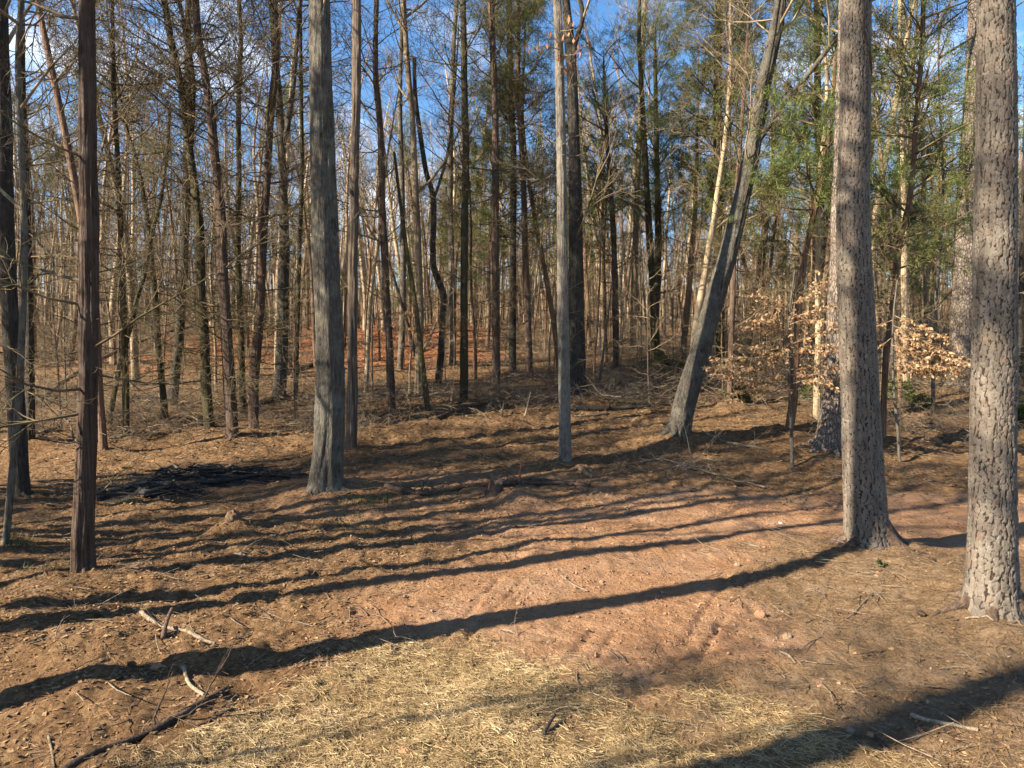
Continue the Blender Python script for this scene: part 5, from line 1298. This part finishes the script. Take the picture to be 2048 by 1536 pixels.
lump_obj('soil_clump', 'torn up root clump of soil on the dirt behind the near pines', 'soil', 1832, 852, 60, 26, 'soil_clump', 3, rough=.5)
lump_obj('soil_clump', 'small dark clod standing on the needle floor', 'soil', 467, 1062, 34, 20, 'soil_clump', 5, rough=.5)
lump_obj('soil_clump', 'lump of earth and litter at the shadow edge right of the shaded pine', 'soil', 1850, 895, 60, 16, 'soil_clump', 6, rough=.5)
lump_obj('charred_lump', 'dark rounded lump in the burnt heap', 'ashes', 292, 993, 34, 16, 'charcoal', 7, rough=.5)
for k, (px, py, w, lb) in enumerate([(315,1352,24,'round clay stone at the edge of the wide shadow'),(1475,1133,14,'round stone on the clay beside the near pine'),(1498,1126,11,'smaller stone next to the round one on the clay'),(1575,1275,18,'clay stone in the row below the pine mound'),(1520,1232,24,'angular clay block on the pink dirt'),
        (1690,1380,18,'flat tan stone on the bare grey dirt'),(1640,1373,11,'small tan stone left of the flat one'),(1675,1398,16,'tan stone below the flat one'),(1740,1470,14,'tan stone at the lower shade edge'),(1700,1462,18,'oblong tan stone beside the lower shade'),
        (810,1505,26,'brown clod in the straw at the bottom'),(790,1490,20,'cracked clod of dirt above the brown clod in the straw'),(1190,985,14,'grey stone right of the rotten log'),(1215,992,10,'small stone right of the grey one by the log')]):
    lump_obj('stone', lb, 'stone', px, py, w, w * .5, 'stone' if k % 2 else 'clod', 20 + k, group='stones on the clearing floor', rough=.3)
# pine cones: an egg of overlapping scales
def cone(px, py, label, seed):
    rnd.seed(seed); b = at(px, py); mb = MB(); L = .09; e = empty('pine_cone', b, label, 'pine cone', 'pine cones on the needles')
    core = MB(); core.tube([(-L / 2, 0, .025), (-L / 4, 0, .028), (0, 0, .028), (L / 3, 0, .026), (L / 2, 0, .024)], [.004, .016, .018, .012, .002], 8)
    link('core', core.mesh('core', M['cone']), e)
    V, F_ = [], []
    for i in range(46):
        t = (i + .5) / 46; x = -L / 2 + L * t; r = .030 * math.sin(math.pi * min(1, .12 + .85 * t)) ** .7; a = i * 2.4
        c = Vector((x, math.cos(a) * r, .028 + math.sin(a) * r)); s = Vector((0, -math.sin(a), math.cos(a))) * .009; up = Vector((.012, math.cos(a) * .006, math.sin(a) * .006))
        k = len(V); inn = Vector((x, math.cos(a) * r * .4, .028 + math.sin(a) * r * .4))
        V += [inn, c - s, c + up, c + s]; F_ += [(k, k + 1, k + 2, k + 3)]
    link('scales', new_mesh('scales', np.array([tuple(v) for v in V]), np.array(F_), M['cone'], False), e)
    e.rotation_euler = (0, 0, rnd.uniform(0, 6.28)); return e
for k, (px, py, lb) in enumerate([(1842,1265,'dark pine cone on the needles left of the nearest pine'),(1865,1165,'pine cone on the mound between the two near pines'),(195,1240,'pine cone in the shade below the big shredding cedar'),(265,1350,'pine cone left of the white peeled stick')]):
    cone(px, py, lb, 60 + k)
# little green seedling at the near pine
b = at(1768, 1168); e = empty('seedling', b, 'small green seedling in front of the near scaly pine', 'seedling'); D = b.y / camray(1768, 1168)[1]
st = [at_depth(x, y, D) - b for x, y in [(1770,1168),(1766,1150),(1762,1135),(1757,1118)]]
mb = MB(); mb.tube([(0, 0, -.03)] + [tuple(s) for s in st[1:]], [.004, .0035, .003, .002], 5); link('stem', mb.mesh('stem', M['grass']), e)
V, F_ = [], []; rnd.seed(4)
for i in range(68):
    t = (i % 34) / 34; p = (st[1] * (1 - t) + st[3] * t) if i > 8 else rv(.02) * 1; p = Vector(p); p.z = max(p.z, .01); d = (rv() + Vector((0, 0, .5))).normalized(); s = d.cross(rv()).normalized() * .013; k = len(V); l = .05
    V += [p, p + d * l * .5 + s, p + d * l, p + d * l * .5 - s]; F_.append((k, k + 1, k + 2, k + 3))
link('leaves', new_mesh('leaves', np.array([tuple(v) for v in V]), np.array(F_), M['grass'], False), e)
# scrap of pale litter on the clay
b = at(1563, 1050); me = new_mesh('pale_scrap', np.array([(-.05, -.03, .012), (.05, -.02, .02), (.06, .03, .014), (-.04, .035, .03)]), np.array([(0, 1, 2, 3)]), M['paper'], False)
o = link('pale_scrap', me, None, b); sol = o.modifiers.new('thick', 'SOLIDIFY'); sol.thickness = .006; tag(o, 'pale bluish scrap lying on the clay path', 'scrap')
# low evergreen shrubs
def shrub(px, py, wpx, label, seed, mat='needles'):
    rnd.seed(seed); b = at(px, py); s = wpx * b.y / FPX; L = np.array(tuple(b)); mb = MB(); tips = []
    for k in range(16):
        a = rnd.uniform(0, 6.28); el = rnd.uniform(.25, 1.3); d = Vector((math.cos(a) * math.cos(el), math.sin(a) * math.cos(el), math.sin(el)))
        grow(mb, Vector(b), d, s * rnd.uniform(.35, .65), .01, 0, 2, (5, 3), .16, .02, tips, .003)
    e = empty('evergreen_shrub', b, label, 'shrub', 'low evergreen shrubs'); st_ = link('stems', mb.mesh('stems', M['twig_warm'], L), e)
    v, f = sprays(tips, 8, .10, .03, .7, .05); link('foliage', new_mesh('foliage', v - L, f, M[mat], False), st_)
shrub(1800, 800, 55, 'round dark green shrub between the near pines', 1)
shrub(1838, 812, 32, 'flat little green shrub right of the round one', 2)
shrub(1620, 800, 50, 'green shrub left of the shaded pine foot', 3)
shrub(1475, 805, 45, 'thin green shrub right of the leaning oak foot', 4, 'needles_dry')
shrub(1325, 755, 70, 'olive bush in the brush left of the leaning oak', 5, 'needles_dry')
shrub(2035, 845, 60, 'green shrub at the frame edge behind the nearest pine', 6)
# tangles of fallen brush
def brush(px, py, rx, ry, n, label, seed, hgt=.5, mat='dead'):
    rnd.seed(seed); c = at(px, py); mb = MB()
    for k in range(n):
        x = c.x + rnd.gauss(0, rx); y = c.y + rnd.gauss(0, ry); z = float(H(x, y)) + abs(rnd.gauss(0, hgt * .35)); a = rnd.uniform(0, 6.28)
        d = Vector((math.cos(a), math.sin(a), rnd.gauss(.12, .3))).normalized()
        grow(mb, Vector((x, y, z)), d, rnd.uniform(.4, 1.7), rnd.uniform(.006, .016), 0, 2, (3, 2), .2, -.03, None, .0035)
    o = link('brush_pile', mb.mesh('brush_pile', M[mat], tuple(c)), None, c); tag(o, label, 'brush', 'tangles of fallen brush', 'stuff')
brush(830, 800, 1.6, .6, 60, 'tangle of fallen branches around the leaning dead stems', 1)
brush(1060, 812, 1.5, .6, 60, 'tangle of broken branches below the dark far trunks', 2)
brush(1290, 790, 1.8, .8, 80, 'thick tangle of brush left of the leaning oak', 3, .9)
brush(1500, 800, 2.2, .9, 90, 'thick tangle of brush right of the leaning oak', 4, 1.0)
brush(120, 840, 2.2, 1.0, 50, 'loose fallen branches around the thick grey log', 5, .5)
brush(620, 760, 1.5, .8, 40, 'fallen branches on the slope left of the large grey oak', 6, .5)
brush(1700, 790, 3.0, 1.2, 70, 'twiggy brush behind the near scaly pine', 7, 1.3)
brush(1370, 945, .35, .2, 14, 'small heap of forked sticks before the leaning oak', 8, .25)
brush(1810, 700, 2.2, 1.5, 110, 'high twiggy thicket between the near pines', 9, 2.2, 'dead')
brush(1430, 700, 2.6, 2.0, 100, 'high twiggy thicket behind the leaning oak', 10, 2.2, 'dead')
brush(140, 700, 3.0, 2.0, 70, 'high grey thicket behind the big shredding cedar', 11, 2.0, 'twig')
brush(500, 680, 3.0, 2.0, 50, 'high thicket behind the cedar row', 12, 2.0, 'twig_warm')

protos_b = [o for o in bpy.data.objects if o.name in ('brush_pile.002', 'brush_pile.003', 'brush_pile.010')]
P, S = [], []; rnd.seed(99)
while len(P) < 420:
    y = math.sqrt(rnd.uniform(19 ** 2, 46 ** 2)); x = rnd.uniform(-.85, .85) * y
    if y < 23 and abs(x) < 4: continue
    if 26 < y < 46 and -20 < x < 1 and rnd.random() < .85: continue
    P.append((x, y, float(H(x, y)))); S.append(rnd.uniform(.35, .8))
scatter_copies('fallen_brush', 'dead branches and brush lying all through the wood', 'brush', protos_b, P, S)

tot = {}
for o in bpy.data.objects:
    if o.type == 'MESH' and o.data.name not in tot: tot[o.data.name] = sum(len(p.vertices) - 2 for p in o.data.polygons) if len(o.data.polygons) < 1000 else len(o.data.polygons) * (len(o.data.loops) // len(o.data.polygons) - 2)
print('unique tris', sum(tot.values()), 'objects', len(bpy.data.objects), 'top', sorted(tot.items(), key=lambda t: -t[1])[:14])
